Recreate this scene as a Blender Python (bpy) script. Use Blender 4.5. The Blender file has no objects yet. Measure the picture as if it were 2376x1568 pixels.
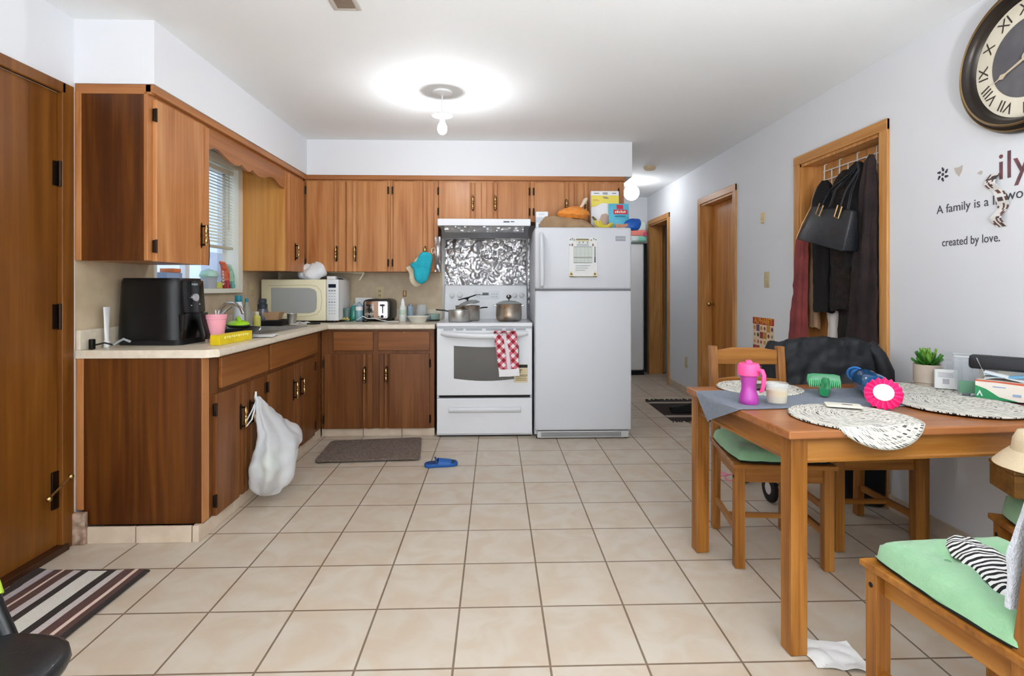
import bpy, bmesh, math, random
from mathutils import Vector, Matrix, noise
from math import sin, cos, pi, radians
random.seed(7)
S = bpy.context.scene
COL = S.collection

# ------------------------------------------------------------------ materials
def lin(c):
    o = []
    for v in c[:3]:
        v = v / 255.0
        o.append(v / 12.92 if v <= 0.04045 else ((v + 0.055) / 1.055) ** 2.4)
    return (o[0], o[1], o[2], 1.0)
MATS = {}
def base_mat(name):
    m = bpy.data.materials.new(name); m.use_nodes = True
    nt = m.node_tree; b = nt.nodes['Principled BSDF']
    MATS[name] = m
    return m, nt, b
def M(name, col, rough=.5, metal=0., noise_amt=0., noise_scale=8., col2=None, bump=0., bump_scale=40., trans=0., alpha=1., emit=None, estr=0., coat=0., ior=1.45, sss=0., sheen=0., scale3=None):
    m, nt, b = base_mat(name)
    b.inputs['Roughness'].default_value = rough
    b.inputs['Metallic'].default_value = metal
    b.inputs['IOR'].default_value = ior
    b.inputs['Transmission Weight'].default_value = trans
    b.inputs['Alpha'].default_value = alpha
    b.inputs['Coat Weight'].default_value = coat
    b.inputs['Sheen Weight'].default_value = sheen
    if sss:
        b.inputs['Subsurface Weight'].default_value = sss
        b.inputs['Subsurface Radius'].default_value = (.02, .02, .02)
    c = lin(col)
    b.inputs['Base Color'].default_value = c
    if emit:
        b.inputs['Emission Color'].default_value = lin(emit); b.inputs['Emission Strength'].default_value = estr
    vec = None
    if noise_amt or col2 or bump:
        tc = nt.nodes.new('ShaderNodeTexCoord'); vec = tc.outputs['Object']
        if scale3:
            mp = nt.nodes.new('ShaderNodeMapping'); mp.inputs['Scale'].default_value = scale3
            nt.links.new(vec, mp.inputs['Vector']); vec = mp.outputs['Vector']
    if noise_amt or col2:
        n = nt.nodes.new('ShaderNodeTexNoise'); n.inputs['Scale'].default_value = noise_scale; n.inputs['Detail'].default_value = 5
        nt.links.new(vec, n.inputs['Vector'])
        r = nt.nodes.new('ShaderNodeValToRGB')
        d = lin(col2) if col2 else tuple(v * (1 - noise_amt) for v in c[:3]) + (1,)
        r.color_ramp.elements[0].position = .35; r.color_ramp.elements[1].position = .65
        r.color_ramp.elements[0].color = d; r.color_ramp.elements[1].color = c
        nt.links.new(n.outputs['Fac'], r.inputs['Fac']); nt.links.new(r.outputs['Color'], b.inputs['Base Color'])
    if bump:
        n2 = nt.nodes.new('ShaderNodeTexNoise'); n2.inputs['Scale'].default_value = bump_scale; n2.inputs['Detail'].default_value = 4
        nt.links.new(vec, n2.inputs['Vector'])
        bp = nt.nodes.new('ShaderNodeBump'); bp.inputs['Strength'].default_value = bump; bp.inputs['Distance'].default_value = .01
        nt.links.new(n2.outputs['Fac'], bp.inputs['Height']); nt.links.new(bp.outputs['Normal'], b.inputs['Normal'])
    return m
def wood(name, dark, mid, light, axis='z', scale=1., rough=.4, coat=.15, fig=1., spec=.3):
    m, nt, b = base_mat(name)
    L = nt.links; N = nt.nodes
    tc = N.new('ShaderNodeTexCoord'); oi = N.new('ShaderNodeObjectInfo')
    mul = N.new('ShaderNodeMath'); mul.operation = 'MULTIPLY'; mul.inputs[1].default_value = 23.0
    L.new(oi.outputs['Random'], mul.inputs[0])
    add = N.new('ShaderNodeVectorMath'); add.operation = 'ADD'
    L.new(tc.outputs['Object'], add.inputs[0]); L.new(mul.outputs[0], add.inputs[1])
    def stretched(k, st):
        mp = N.new('ShaderNodeMapping')
        s = [k * scale] * 3; s['xyz'.index(axis)] = k * scale * st
        mp.inputs['Scale'].default_value = s
        L.new(add.outputs[0], mp.inputs['Vector']); return mp.outputs['Vector']
    n1 = N.new('ShaderNodeTexNoise'); n1.inputs['Scale'].default_value = 1; n1.inputs['Detail'].default_value = 4; n1.inputs['Distortion'].default_value = 1.2 * fig
    L.new(stretched(9, .09), n1.inputs['Vector'])
    n2 = N.new('ShaderNodeTexNoise'); n2.inputs['Scale'].default_value = 1; n2.inputs['Detail'].default_value = 5
    L.new(stretched(70, .03), n2.inputs['Vector'])
    mx = N.new('ShaderNodeMath'); mx.operation = 'MULTIPLY_ADD'; mx.inputs[1].default_value = .35; 
    L.new(n2.outputs['Fac'], mx.inputs[0])
    m2 = N.new('ShaderNodeMath'); m2.operation = 'MULTIPLY'; m2.inputs[1].default_value = .68
    L.new(n1.outputs['Fac'], m2.inputs[0]); L.new(m2.outputs[0], mx.inputs[2])
    r = N.new('ShaderNodeValToRGB'); e = r.color_ramp.elements
    e[0].position = .34; e[0].color = lin(dark); e[1].position = .68; e[1].color = lin(light)
    x = e.new(.5); x.color = lin(mid)
    L.new(mx.outputs[0], r.inputs['Fac']); L.new(r.outputs['Color'], b.inputs['Base Color'])
    bp = N.new('ShaderNodeBump'); bp.inputs['Strength'].default_value = .08; bp.inputs['Distance'].default_value = .004
    L.new(n2.outputs['Fac'], bp.inputs['Height']); L.new(bp.outputs['Normal'], b.inputs['Normal'])
    b.inputs['Specular IOR Level'].default_value = spec; b.inputs['Roughness'].default_value = rough; b.inputs['Coat Weight'].default_value = coat * .5; b.inputs['Coat Roughness'].default_value = .25
    return m
def glass(name, col=(255, 255, 255), rough=.02, alpha=.25, spec=.5):
    m, nt, b = base_mat(name)
    N = nt.nodes; L = nt.links
    tr = N.new('ShaderNodeBsdfTransparent'); tr.inputs['Color'].default_value = lin(col)
    b.inputs['Base Color'].default_value = lin(col); b.inputs['Roughness'].default_value = rough
    mix = N.new('ShaderNodeMixShader'); mix.inputs[0].default_value = alpha
    out = N['Material Output']
    L.new(tr.outputs[0], mix.inputs[1]); L.new(b.outputs[0], mix.inputs[2]); L.new(mix.outputs[0], out.inputs['Surface'])
    return m
def stripes_mat(name, stops, axis, scale, rough=.9, bump=.4, rep=False):
    """stops: list of (pos, colour) along one object axis (0..1 after scale)"""
    m, nt, b = base_mat(name); N = nt.nodes; L = nt.links
    tc = N.new('ShaderNodeTexCoord'); sp = N.new('ShaderNodeSeparateXYZ'); L.new(tc.outputs['Object'], sp.inputs[0])
    mu = N.new('ShaderNodeMath'); mu.operation = 'MULTIPLY'; mu.inputs[1].default_value = scale
    L.new(sp.outputs['xyz'.index(axis)], mu.inputs[0]); f = mu.outputs[0]
    if rep:
        fr = N.new('ShaderNodeMath'); fr.operation = 'FRACT'; L.new(f, fr.inputs[0]); f = fr.outputs[0]
    r = N.new('ShaderNodeValToRGB'); r.color_ramp.interpolation = 'CONSTANT'; e = r.color_ramp.elements
    e[0].position = stops[0][0]; e[0].color = lin(stops[0][1]); e[1].position = stops[1][0]; e[1].color = lin(stops[1][1])
    for p, c in stops[2:]:
        x = e.new(p); x.color = lin(c)
    L.new(f, r.inputs['Fac'])
    n = N.new('ShaderNodeTexNoise'); n.inputs['Scale'].default_value = 160; L.new(tc.outputs['Object'], n.inputs['Vector'])
    mx = N.new('ShaderNodeMixRGB'); mx.blend_type = 'OVERLAY'; mx.inputs[0].default_value = .35
    L.new(r.outputs['Color'], mx.inputs[1]); L.new(n.outputs['Color'], mx.inputs[2])
    hs = N.new('ShaderNodeHueSaturation'); hs.inputs['Saturation'].default_value = .9; L.new(mx.outputs[0], hs.inputs['Color'])
    L.new(hs.outputs[0], b.inputs['Base Color'])
    bp = N.new('ShaderNodeBump'); bp.inputs['Strength'].default_value = bump; bp.inputs['Distance'].default_value = .005
    L.new(n.outputs['Fac'], bp.inputs['Height']); L.new(bp.outputs['Normal'], b.inputs['Normal'])
    b.inputs['Roughness'].default_value = rough
    return m

# ------------------------------------------------------------------ mesh building
class B:
    def __init__(s): s.bm = bmesh.new()
    def _face(s, vs, mi):
        try:
            f = s.bm.faces.new(vs); f.material_index = mi; return f
        except ValueError: return None
    def box(s, x0, x1, y0, y1, z0, z1, mi=0, bev=0., seg=2):
        P = [(x, y, z) for z in (z0, z1) for y in (y0, y1) for x in (x0, x1)]
        v = [s.bm.verts.new(p) for p in P]
        fs = [s._face([v[i] for i in q], mi) for q in ((0, 2, 3, 1), (4, 5, 7, 6), (0, 1, 5, 4), (2, 6, 7, 3), (0, 4, 6, 2), (1, 3, 7, 5))]
        if bev:
            es = list({e for f in fs for e in f.edges})
            r = bmesh.ops.bevel(s.bm, geom=es, offset=bev, segments=seg, affect='EDGES', profile=.5)
            for f in r['faces']: f.material_index = mi
        return s
    def hexa(s, P, mi=0, bev=0.):
        """8 corner points: bottom ring of four, then top ring of four"""
        v = [s.bm.verts.new(p) for p in P]
        fs = [s._face([v[i] for i in q], mi) for q in ((3, 2, 1, 0), (4, 5, 6, 7), (0, 1, 5, 4), (1, 2, 6, 5), (2, 3, 7, 6), (3, 0, 4, 7))]
        if bev:
            es = list({e for f in fs if f for e in f.edges})
            r = bmesh.ops.bevel(s.bm, geom=es, offset=bev, segments=2, affect='EDGES', profile=.5)
            for f in r['faces']: f.material_index = mi
        return s
    def prism(s, pts, axis, a, b, mi=0, bev=0.):
        def p3(p, t):
            return {'x': (t, p[0], p[1]), 'y': (p[0], t, p[1]), 'z': (p[0], p[1], t)}[axis]
        A = [s.bm.verts.new(p3(p, a)) for p in pts]; C = [s.bm.verts.new(p3(p, b)) for p in pts]
        n = len(pts); fs = [s._face(A, mi), s._face(list(reversed(C)), mi)]
        for i in range(n): fs.append(s._face([A[i], C[i], C[(i + 1) % n], A[(i + 1) % n]], mi))
        fs = [f for f in fs if f]
        bmesh.ops.recalc_face_normals(s.bm, faces=fs)
        if bev:
            es = list({e for f in fs[:2] for e in f.edges})
            r = bmesh.ops.bevel(s.bm, geom=es, offset=bev, segments=2, affect='EDGES', profile=.5)
            for f in r['faces']: f.material_index = mi
        return s
    def lathe(s, prof, c=(0, 0, 0), axis='z', seg=24, mi=0, sx=1., sy=1., mat=None):
        rings = []
        def pt(r, h, a):
            u, w = r * cos(a) * sx, r * sin(a) * sy
            p = Vector({'z': (u, w, h), 'y': (u, h, -w), 'x': (h, u, w)}[axis])
            if mat is not None: p = mat @ p
            return p + Vector(c)
        for r, h in prof:
            if r < 1e-6: rings.append([s.bm.verts.new(pt(0, h, 0))])
            else: rings.append([s.bm.verts.new(pt(r, h, 2 * pi * i / seg)) for i in range(seg)])
        fs = []
        for A, C in zip(rings, rings[1:]):
            for i in range(seg):
                j = (i + 1) % seg
                if len(A) == 1 and len(C) == 1: continue
                if len(A) == 1: f = s._face([A[0], C[j], C[i]], mi)
                elif len(C) == 1: f = s._face([A[i], A[j], C[0]], mi)
                else: f = s._face([A[i], A[j], C[j], C[i]], mi)
                if f: fs.append(f)
        bmesh.ops.recalc_face_normals(s.bm, faces=fs)
        return s
    def tube(s, pts, r, seg=8, mi=0, closed=False, flat=1.):
        P = [Vector(p) for p in pts]; n = len(P)
        R = r if isinstance(r, (list, tuple)) else [r] * n
        rings = []; up = None
        for i in range(n):
            if closed: t = P[(i + 1) % n] - P[i - 1]
            else: t = P[min(i + 1, n - 1)] - P[max(i - 1, 0)]
            t.normalize()
            if up is None:
                up = Vector((0, 0, 1)) if abs(t.z) < .9 else Vector((1, 0, 0))
            side = t.cross(up)
            if side.length < 1e-6: side = t.orthogonal()
            side.normalize(); up = side.cross(t).normalized()
            rings.append([s.bm.verts.new(P[i] + side * (R[i] * cos(2 * pi * k / seg)) + up * (R[i] * flat * sin(2 * pi * k / seg))) for k in range(seg)])
        m = n if closed else n - 1
        fs = []
        for i in range(m):
            A, C = rings[i], rings[(i + 1) % n]
            for k in range(seg): fs.append(s._face([A[k], A[(k + 1) % seg], C[(k + 1) % seg], C[k]], mi))
        if not closed:
            fs.append(s._face(list(reversed(rings[0])), mi)); fs.append(s._face(rings[-1], mi))
        bmesh.ops.recalc_face_normals(s.bm, faces=[f for f in fs if f])
        return s
    def sphere(s, c, r, sc=(1, 1, 1), seg=16, mi=0):
        k = max(6, seg // 2)
        return s.lathe([(max(0, r * sin(pi * i / k)), -r * cos(pi * i / k) * sc[2]) for i in range(k + 1)], c, 'z', seg, mi, sc[0], sc[1])
    def grid(s, fn, nu, nv, mi=0, wrap=False, thick=0., mif=None):
        V = [[s.bm.verts.new(fn(i / nu, j / nv)) for j in range(nv + 1)] for i in range(nu if wrap else nu + 1)]
        fs = []
        for i in range(nu):
            i2 = (i + 1) % nu if wrap else i + 1
            for j in range(nv):
                f = s._face([V[i][j], V[i2][j], V[i2][j + 1], V[i][j + 1]], mif((i + .5) / nu, (j + .5) / nv) if mif else mi)
                if f: fs.append(f)
        if thick:
            bmesh.ops.recalc_face_normals(s.bm, faces=fs)
            bmesh.ops.solidify(s.bm, geom=fs, thickness=thick)
        return s
    def quad(s, *p, mi=0):
        s._face([s.bm.verts.new(q) for q in p], mi); return s
    def disc(s, c, r, axis='z', seg=24, mi=0, t=.001):
        return s.lathe([(0, 0), (r, 0), (r, t), (0, t)], c, axis, seg, mi)
    def text(s, body, size, mat, mi=0, ext=.0008, ax='CENTER'):
        cu = bpy.data.curves.new('lettering', 'FONT'); cu.body = body; cu.size = size; cu.extrude = ext; cu.align_x = ax; cu.align_y = 'CENTER'; cu.resolution_u = 3
        ob = bpy.data.objects.new('lettering', cu); COL.objects.link(ob)
        dg = bpy.context.evaluated_depsgraph_get()
        me = bpy.data.meshes.new_from_object(ob.evaluated_get(dg))
        me.transform(mat)
        n0 = len(s.bm.faces)
        s.bm.from_mesh(me); s.bm.faces.ensure_lookup_table()
        for f in s.bm.faces[n0:]: f.material_index = mi
        bpy.data.objects.remove(ob); bpy.data.curves.remove(cu); bpy.data.meshes.remove(me)
        return s
    def xf(s, m):
        bmesh.ops.transform(s.bm, matrix=m, verts=s.bm.verts); return s
    def jitter(s, amp, sc, seed=0.):
        for v in s.bm.verts:
            p = v.co * sc + Vector((seed, seed * 1.7, -seed))
            v.co += Vector((noise.noise(p), noise.noise(p + Vector((31, 7, 3))), noise.noise(p + Vector((-5, 19, 11))))) * amp
        return s

def obj(name, b, mats, parent=None, smooth=40, sub=0):
    me = bpy.data.meshes.new(name)
    bmesh.ops.remove_doubles(b.bm, verts=b.bm.verts, dist=1e-6)
    b.bm.to_mesh(me); b.bm.free()
    for m in (mats if isinstance(mats, (list, tuple)) else [mats]): me.materials.append(m if not isinstance(m, str) else MATS[m])
    if smooth:
        me.polygons.foreach_set('use_smooth', [True] * len(me.polygons))
        if smooth < 180: me.set_sharp_from_angle(angle=radians(smooth))
    o = bpy.data.objects.new(name, me); COL.objects.link(o)
    if parent is not None: o.parent = parent
    if sub:
        md = o.modifiers.new('sub', 'SUBSURF'); md.levels = sub; md.render_levels = sub
    return o
def thing(name, label, cat, loc=(0, 0, 0), rot=0., group=None):
    o = bpy.data.objects.new(name, None); COL.objects.link(o); o.empty_display_size = .05
    o.location = loc; o.rotation_euler = (0, 0, rot)
    o['label'] = label; o['category'] = cat
    if group: o['group'] = group
    return o
def tag(o, label, cat, group=None, loc=None, rot=None):
    o['label'] = label; o['category'] = cat
    if group: o['group'] = group
    if loc is not None: o.location = loc
    if rot is not None: o.rotation_euler = (0, 0, rot)
    return o
def struct(name, b=None, mats=None, smooth=0, parent=None, label=None):
    if b is None:
        o = bpy.data.objects.new(name, None); COL.objects.link(o)
    else: o = obj(name, b, mats, parent, smooth)
    if parent is None: o['kind'] = 'structure'
    if label: o['label'] = label
    return o
def T(x, y, z): return Matrix.Translation((x, y, z))
def RX(a): return Matrix.Rotation(a, 4, 'X')
def RY(a): return Matrix.Rotation(a, 4, 'Y')
def RZ(a): return Matrix.Rotation(a, 4, 'Z')
def dup(root, loc, rot, label=None, group=None):
    r = root.copy(); COL.objects.link(r); r.location = loc; r.rotation_euler = (0, 0, rot)
    if label: r['label'] = label
    if group: r['group'] = group
    for ch in list(root.children):
        c = ch.copy(); COL.objects.link(c); c.parent = r
        for g in list(ch.children):
            d = g.copy(); COL.objects.link(d); d.parent = c
    return r
def rrect(x0, x1, y0, y1, r, n=5):
    pts = []
    for cx, cy, a0 in ((x1 - r, y1 - r, 0), (x0 + r, y1 - r, pi / 2), (x0 + r, y0 + r, pi), (x1 - r, y0 + r, 1.5 * pi)):
        for i in range(n + 1):
            a = a0 + pi / 2 * i / n; pts.append((cx + r * cos(a), cy + r * sin(a)))
    return pts
# ------------------------------------------------------------------ palette
wall_m = M('wall_paint', (229, 230, 233), .6, bump=.05, bump_scale=220)
ceil_m = M('ceiling_paint', (244, 246, 246), .8, bump=.12, bump_scale=160)
cab = wood('cabinet_wood', (160, 99, 52), (183, 121, 70), (202, 143, 91), 'z', .9, .38, .2)
cab_x = wood('cabinet_wood_across', (144, 87, 45), (166, 106, 59), (184, 125, 74), 'x', .9, .4, .2)
cab_v = wood('valance_wood', (144, 87, 45), (166, 106, 59), (184, 125, 74), 'y', .9, .4, .2)
cab_end_shaded = wood('cabinet_end_shaded_veneer', (56, 25, 3), (78, 38, 6), (110, 62, 16), 'z', .55, .42, .15, 1.6)  # end panels turned from the bulb: their shade is put into darker tones
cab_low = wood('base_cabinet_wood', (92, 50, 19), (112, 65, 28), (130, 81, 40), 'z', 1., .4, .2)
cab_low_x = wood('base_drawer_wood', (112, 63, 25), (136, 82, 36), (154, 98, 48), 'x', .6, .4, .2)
door_w = wood('brown_door_veneer', (92, 50, 12), (114, 67, 20), (134, 84, 32), 'z', .5, .4, .15, 1.5)
oak = wood('oak_trim', (176, 116, 56), (200, 142, 80), (218, 164, 102), 'z', 1.2, .45, .1)
oak_y = wood('oak_trim_across', (176, 116, 56), (200, 142, 80), (218, 164, 102), 'y', 1.2, .45, .1)
oakdoor = wood('oak_door', (168, 98, 34), (196, 126, 54), (212, 146, 74), 'z', .6, .4, .15, 1.6)
pine = wood('stained_pine', (112, 66, 20), (150, 95, 36), (176, 120, 54), 'z', 1.4, .4, .15)
pine_x = wood('stained_pine_along', (112, 66, 20), (150, 95, 36), (176, 120, 54), 'x', 1.0, .36, .2)
pine_y = wood('stained_pine_across', (112, 66, 20), (150, 95, 36), (176, 120, 54), 'y', 1.0, .38, .15)
top_w = wood('table_top_wood', (116, 66, 32), (148, 90, 48), (172, 112, 66), 'x', .8, .32, .3)
brass = M('antique_brass', (214, 182, 122), .24, 1., noise_amt=.4, noise_scale=60)
bronze = M('dark_bronze', (48, 34, 24), .4, .8)
lam = M('cream_laminate', (226, 214, 194), .35, col2=(216, 202, 180), noise_scale=30)
splash = M('beige_splashback', (206, 188, 158), .45, col2=(196, 176, 146), noise_scale=14)
white = M('white_enamel', (224, 225, 228), .25, coat=.3)
white_m = M('white_plastic', (236, 236, 236), .4)
fridge_m = M('fridge_white', (210, 212, 217), .38, bump=.06, bump_scale=300)
black = M('black_plastic', (14, 14, 14), .3)
black_m = M('black_matt', (18, 18, 20), .6)
rubber = M('black_rubber', (22, 22, 23), .75)
dark = M('dark_gap', (20, 17, 15), .8)
chrome = M('chrome', (215, 215, 218), .12, 1.)
steel = M('brushed_steel', (206, 205, 202), .32, .9, noise_amt=.12, noise_scale=50)
foil = M('aluminium_foil', (222, 222, 224), .4, .9)
cream = M('cream_plastic', (238, 230, 196), .4)
grey_p = M('grey_plastic', (150, 152, 156), .45)
dgrey = M('dark_grey_plastic', (70, 78, 86), .4)
clear = glass('clear_glass', (250, 252, 252), .03, .22)
clear_p = glass('clear_plastic', (244, 246, 248), .1, .16)
smoke_g = M('oven_glass', (66, 64, 62), .06, coat=.6)
paper = M('white_paper', (240, 240, 238), .8)
bag_w = M('white_polythene', (236, 238, 240), .35, sss=.2, bump=.35, bump_scale=25)
green_c = M('green_cushion_cloth', (146, 190, 148), .9, col2=(134, 180, 138), noise_scale=12, bump=.25, bump_scale=260, sheen=.3)
black_c = M('black_cloth', (20, 19, 21), .9, noise_amt=.3, noise_scale=20, sheen=.1)
grey_r = M('grey_runner_cloth', (128, 134, 146), .9, noise_amt=.12, noise_scale=60, bump=.25, bump_scale=500)
# floor tiles
m, nt, b = base_mat('floor_tile')
N, L = nt.nodes, nt.links
tc = N.new('ShaderNodeTexCoord'); mp = N.new('ShaderNodeMapping'); mp.inputs['Location'].default_value = (.135, -.1, 0)
L.new(tc.outputs['Object'], mp.inputs['Vector'])
bk = N.new('ShaderNodeTexBrick'); bk.offset = 0; bk.squash = 1
for k, v in (('Scale', 1.), ('Mortar Size', .0042), ('Mortar Smooth', .3), ('Bias', 0.), ('Brick Width', .309), ('Row Height', .3215)): bk.inputs[k].default_value = v
bk.inputs['Color1'].default_value = lin((203, 196, 185)); bk.inputs['Color2'].default_value = lin((197, 189, 177)); bk.inputs['Mortar'].default_value = lin((124, 108, 92))
L.new(mp.outputs[0], bk.inputs['Vector'])
n = N.new('ShaderNodeTexNoise'); n.inputs['Scale'].default_value = 7; n.inputs['Detail'].default_value = 6; n.inputs['Distortion'].default_value = .8
L.new(tc.outputs['Object'], n.inputs['Vector'])
r = N.new('ShaderNodeValToRGB'); r.color_ramp.elements[0].position = .38; r.color_ramp.elements[1].position = .62
r.color_ramp.elements[0].color = lin((247, 234, 220)); r.color_ramp.elements[1].color = lin((255, 250, 244))
L.new(n.outputs['Fac'], r.inputs['Fac'])
mx = N.new('ShaderNodeMixRGB'); mx.blend_type = 'MULTIPLY'; mx.inputs[0].default_value = 1
L.new(bk.outputs['Color'], mx.inputs[1]); L.new(r.outputs['Color'], mx.inputs[2]); L.new(mx.outputs[0], b.inputs['Base Color'])
bp = N.new('ShaderNodeBump'); bp.invert = True; bp.inputs['Strength'].default_value = .5; bp.inputs['Distance'].default_value = .003
L.new(bk.outputs['Fac'], bp.inputs['Height']); L.new(bp.outputs[0], b.inputs['Normal'])
b.inputs['Roughness'].default_value = .42
TILE_MAP = mp
tile_plain = M('skirting_tile', (214, 196, 174), .45, col2=(200, 180, 158), noise_scale=10)
tile_worn = M('worn_skirting_tile', (190, 165, 142), .6, col2=(120, 92, 76), noise_scale=26)

# ------------------------------------------------------------------ camera & world
H = 1.206
cd = bpy.data.cameras.new('camera'); cam = bpy.data.objects.new('camera', cd); COL.objects.link(cam)
cam.location = (0, 0, H); cam.rotation_euler = (radians(90), 0, -math.atan(38 / 1250))
cd.sensor_width = 36; cd.lens = 36 * 1250 / 2376; cd.shift_y = -(784 - 665) / 2376; cd.clip_start = .05
S.camera = cam
S.cycles.max_bounces = 7; S.cycles.diffuse_bounces = 4; S.cycles.glossy_bounces = 3; S.cycles.transmission_bounces = 5; S.cycles.transparent_max_bounces = 10
S.cycles.caustics_reflective = False; S.cycles.caustics_refractive = False; S.cycles.use_adaptive_sampling = True; S.cycles.adaptive_threshold = .05; S.cycles.use_denoising = True
S.view_settings.view_transform = 'Standard'; S.view_settings.look = 'None'; S.view_settings.gamma = 1; S.view_settings.exposure = .1
W = bpy.data.worlds.new('daylight'); S.world = W; W.use_nodes = True
bg = W.node_tree.nodes['Background']; bg.inputs['Color'].default_value = (.86, .93, 1., 1); bg.inputs['Strength'].default_value = 1.6

# ------------------------------------------------------------------ room shell
XL, XR, YB, ZC = -1.985, 2.14, 4.985, 2.467
Y0, Y1 = -2.6, 7.55
b_ = B(); b_.box(XL - .15, XR + 1.2, Y0, Y1 + .1, -.1, 0)
fl = struct('floor', b_, 'floor_tile')
struct('ceiling', B().box(XL - .15, XR + 1.2, Y0, Y1 + .1, ZC, ZC + .1), ceil_m)
# left wall with window and door openings
DY0, DY1, DZ = 1.66, 2.535, 2.09        # brown door opening
WY0, WY1, WZ0, WZ1 = 3.2, 4.2, 1.19, 2.1
b_ = B()
def wl(y0, y1, z0, z1): b_.box(XL - .15, XL, y0, y1, z0, z1)
wl(Y0, DY0, 0, ZC); wl(DY0, DY1, DZ, ZC); wl(DY1, WY0, 0, ZC); wl(WY0, WY1, 0, WZ0); wl(WY0, WY1, WZ1, ZC); wl(WY1, YB + .15, 0, ZC)
struct('wall_left', b_, wall_m)
struct('wall_back', B().box(XL, 1.19, YB, YB + .15, 0, ZC).box(1.07, 1.19, YB + .15, Y1, 0, ZC), wall_m)
struct('wall_hall', B().box(1.07, XR + 1.2, Y1, Y1 + .1, 0, ZC), wall_m)
# right wall with three door openings
C0, C1, E0, E1, F0, F1, HD = 2.925, 3.72, 4.78, 5.55, 6.62, 7.42, 2.06
b_ = B()
def wr(y0, y1, z0=0, z1=ZC): b_.box(XR, XR + .14, y0, y1, z0, z1)
wr(Y0, C0); wr(C0, C1, HD); wr(C1, E0); wr(E0, E1, HD); wr(E1, F0); wr(F0, F1, HD); wr(F1, Y1)
struct('wall_right', b_, wall_m)
struct('wall_rear', B().box(XL - .15, -1.7, Y0 - .1, Y0, 0, ZC).box(1.9, XR + .14, Y0 - .1, Y0, 0, ZC).box(-1.7, 1.9, Y0 - .1, Y0, 2.25, ZC), wall_m)
dk = M('dim_room_shade', (70, 58, 50), .8)  # darkness of the unlit room put into its wall colour
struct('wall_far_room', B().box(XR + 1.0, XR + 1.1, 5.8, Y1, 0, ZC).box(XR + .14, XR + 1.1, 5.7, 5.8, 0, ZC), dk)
# soffits above the cabinets
struct('trim_1', B().box(XL, -1.615, 2.6, YB, 2.165, ZC).box(-1.615, 1.19, 4.665, YB, 2.165, ZC), wall_m, label='white boxed soffit above the kitchen cabinets')
# brown crown strip under soffit
struct('trim_2', B().box(XL, -1.63, 2.603, 2.63, 2.118, 2.165, bev=.004).box(-1.64, 1.13, 4.66, 4.69, 2.125, 2.165, bev=.004), cab_x, label='brown wooden strip along the top of the back wall cabinets')
struct('trim_5', B().box(-1.66, -1.622, 2.603, 4.7, 2.125, 2.165, bev=.004), cab_v, label='brown wooden strip along the top of the left wall cabinets')
# splashbacks
b_ = B(); b_.box(XL, XL + .004, 2.605, WY0 - .02, .905, 1.33).box(XL, XL + .004, WY0 - .02, WY1 + .085, .905, WZ0 - .03).box(XL, XL + .004, WY1 + .085, YB, .905, 1.33)
struct('trim_3', b_, splash, label='beige splashback panel on the window wall')
struct('trim_4', B().box(XL + .004, -.49, YB - .004, YB, .905, 1.345), splash, label='beige splashback panel behind the toaster')
# tile skirtings
b_ = B(); y = 2.2
for (a, c) in ((Y0, 2.86), (3.79, 4.71), (5.615, 6.555)):
    yy = a
    while yy < c - .01:
        e = min(c, yy + .31); b_.box(XR - .011, XR, yy + .002, e - .002, 0, .085, bev=.002); yy = e
struct('baseboard_right', b_, tile_plain)
b_ = B()
for x0, x1 in ((-1.915, -1.695), (-1.69, -1.435)): b_.box(x0, x1, 2.585, 2.597, 0, .078, bev=.002)
b_.box(-1.43, -1.40, 2.585, 2.62, 0, .078, bev=.002)
yy = 2.62
while yy < 4.33:
    e = min(4.36, yy + .31); b_.box(-1.412, -1.40, yy + .002, e - .002, 0, .07, bev=.002); yy = e
for x0, x1 in ((-1.40, -1.07), (-1.066, -.76), (-.756, -.495)): b_.box(x0, x1, 4.385, 4.397, 0, .062, bev=.002)
struct('baseboard_left', b_, tile_plain)
struct('baseboard_corner', B().box(-1.982, -1.918, 2.57, 2.597, 0, .148, bev=.004), tile_worn, label='worn chipped tile standing against the cabinet end')

# doors ------------------------------------------------------------
def casing_right(par, y0, y1, zt, x=XR, dep=.115, w=.062, mat=oak):
    c = B(); c.box(x - .016, x, y0 - w, y0, 0, zt + w, bev=.003).box(x - .016, x, y1, y1 + w, 0, zt + w, bev=.003)
    obj('casing', c, mat, par, 0)
    c = B(); c.box(x - .017, x, y0 - w, y1 + w, zt, zt + w, bev=.003); obj('casing', c, oak_y, par, 0)
    c = B(); c.box(x - .004, x + dep, y0 - .002, y0 + .018, 0, zt).box(x - .004, x + dep, y1 - .018, y1 + .002, 0, zt).box(x - .004, x + dep, y0, y1, zt - .018, zt + .002)
    c.box(x + dep - .03, x + dep, y1 - .03, y1 - .018, 0, zt - .018)
    obj('jamb', c, mat, par, 0)
d = struct('door_1', label='dark brown flush door with brass hinges beside the cabinets')
c = B(); c.box(XL - .05, XL - .012, DY0 - .01, DY1 - .015, .03, DZ + .01, bev=.002); obj('door_leaf', c, door_w, d, 0)
c = B(); c.box(XL - .012, XL + .014, DY1 - .02, DY1 + .048, 0, DZ + .05, bev=.004).box(XL - .012, XL + .014, DY0 - .05, DY0, 0, DZ + .05, bev=.004).box(XL - .012, XL + .014, DY0, DY1, DZ, DZ + .05, bev=.004)
obj('casing', c, door_w, d, 0)
c = B(); c.box(XL - .1, XL + .03, DY0, DY1, 0, .03, bev=.003); obj('threshold', c, wood('dark_threshold', (46, 26, 14), (60, 34, 18), (74, 44, 24), 'y'), d, 0)
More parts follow.
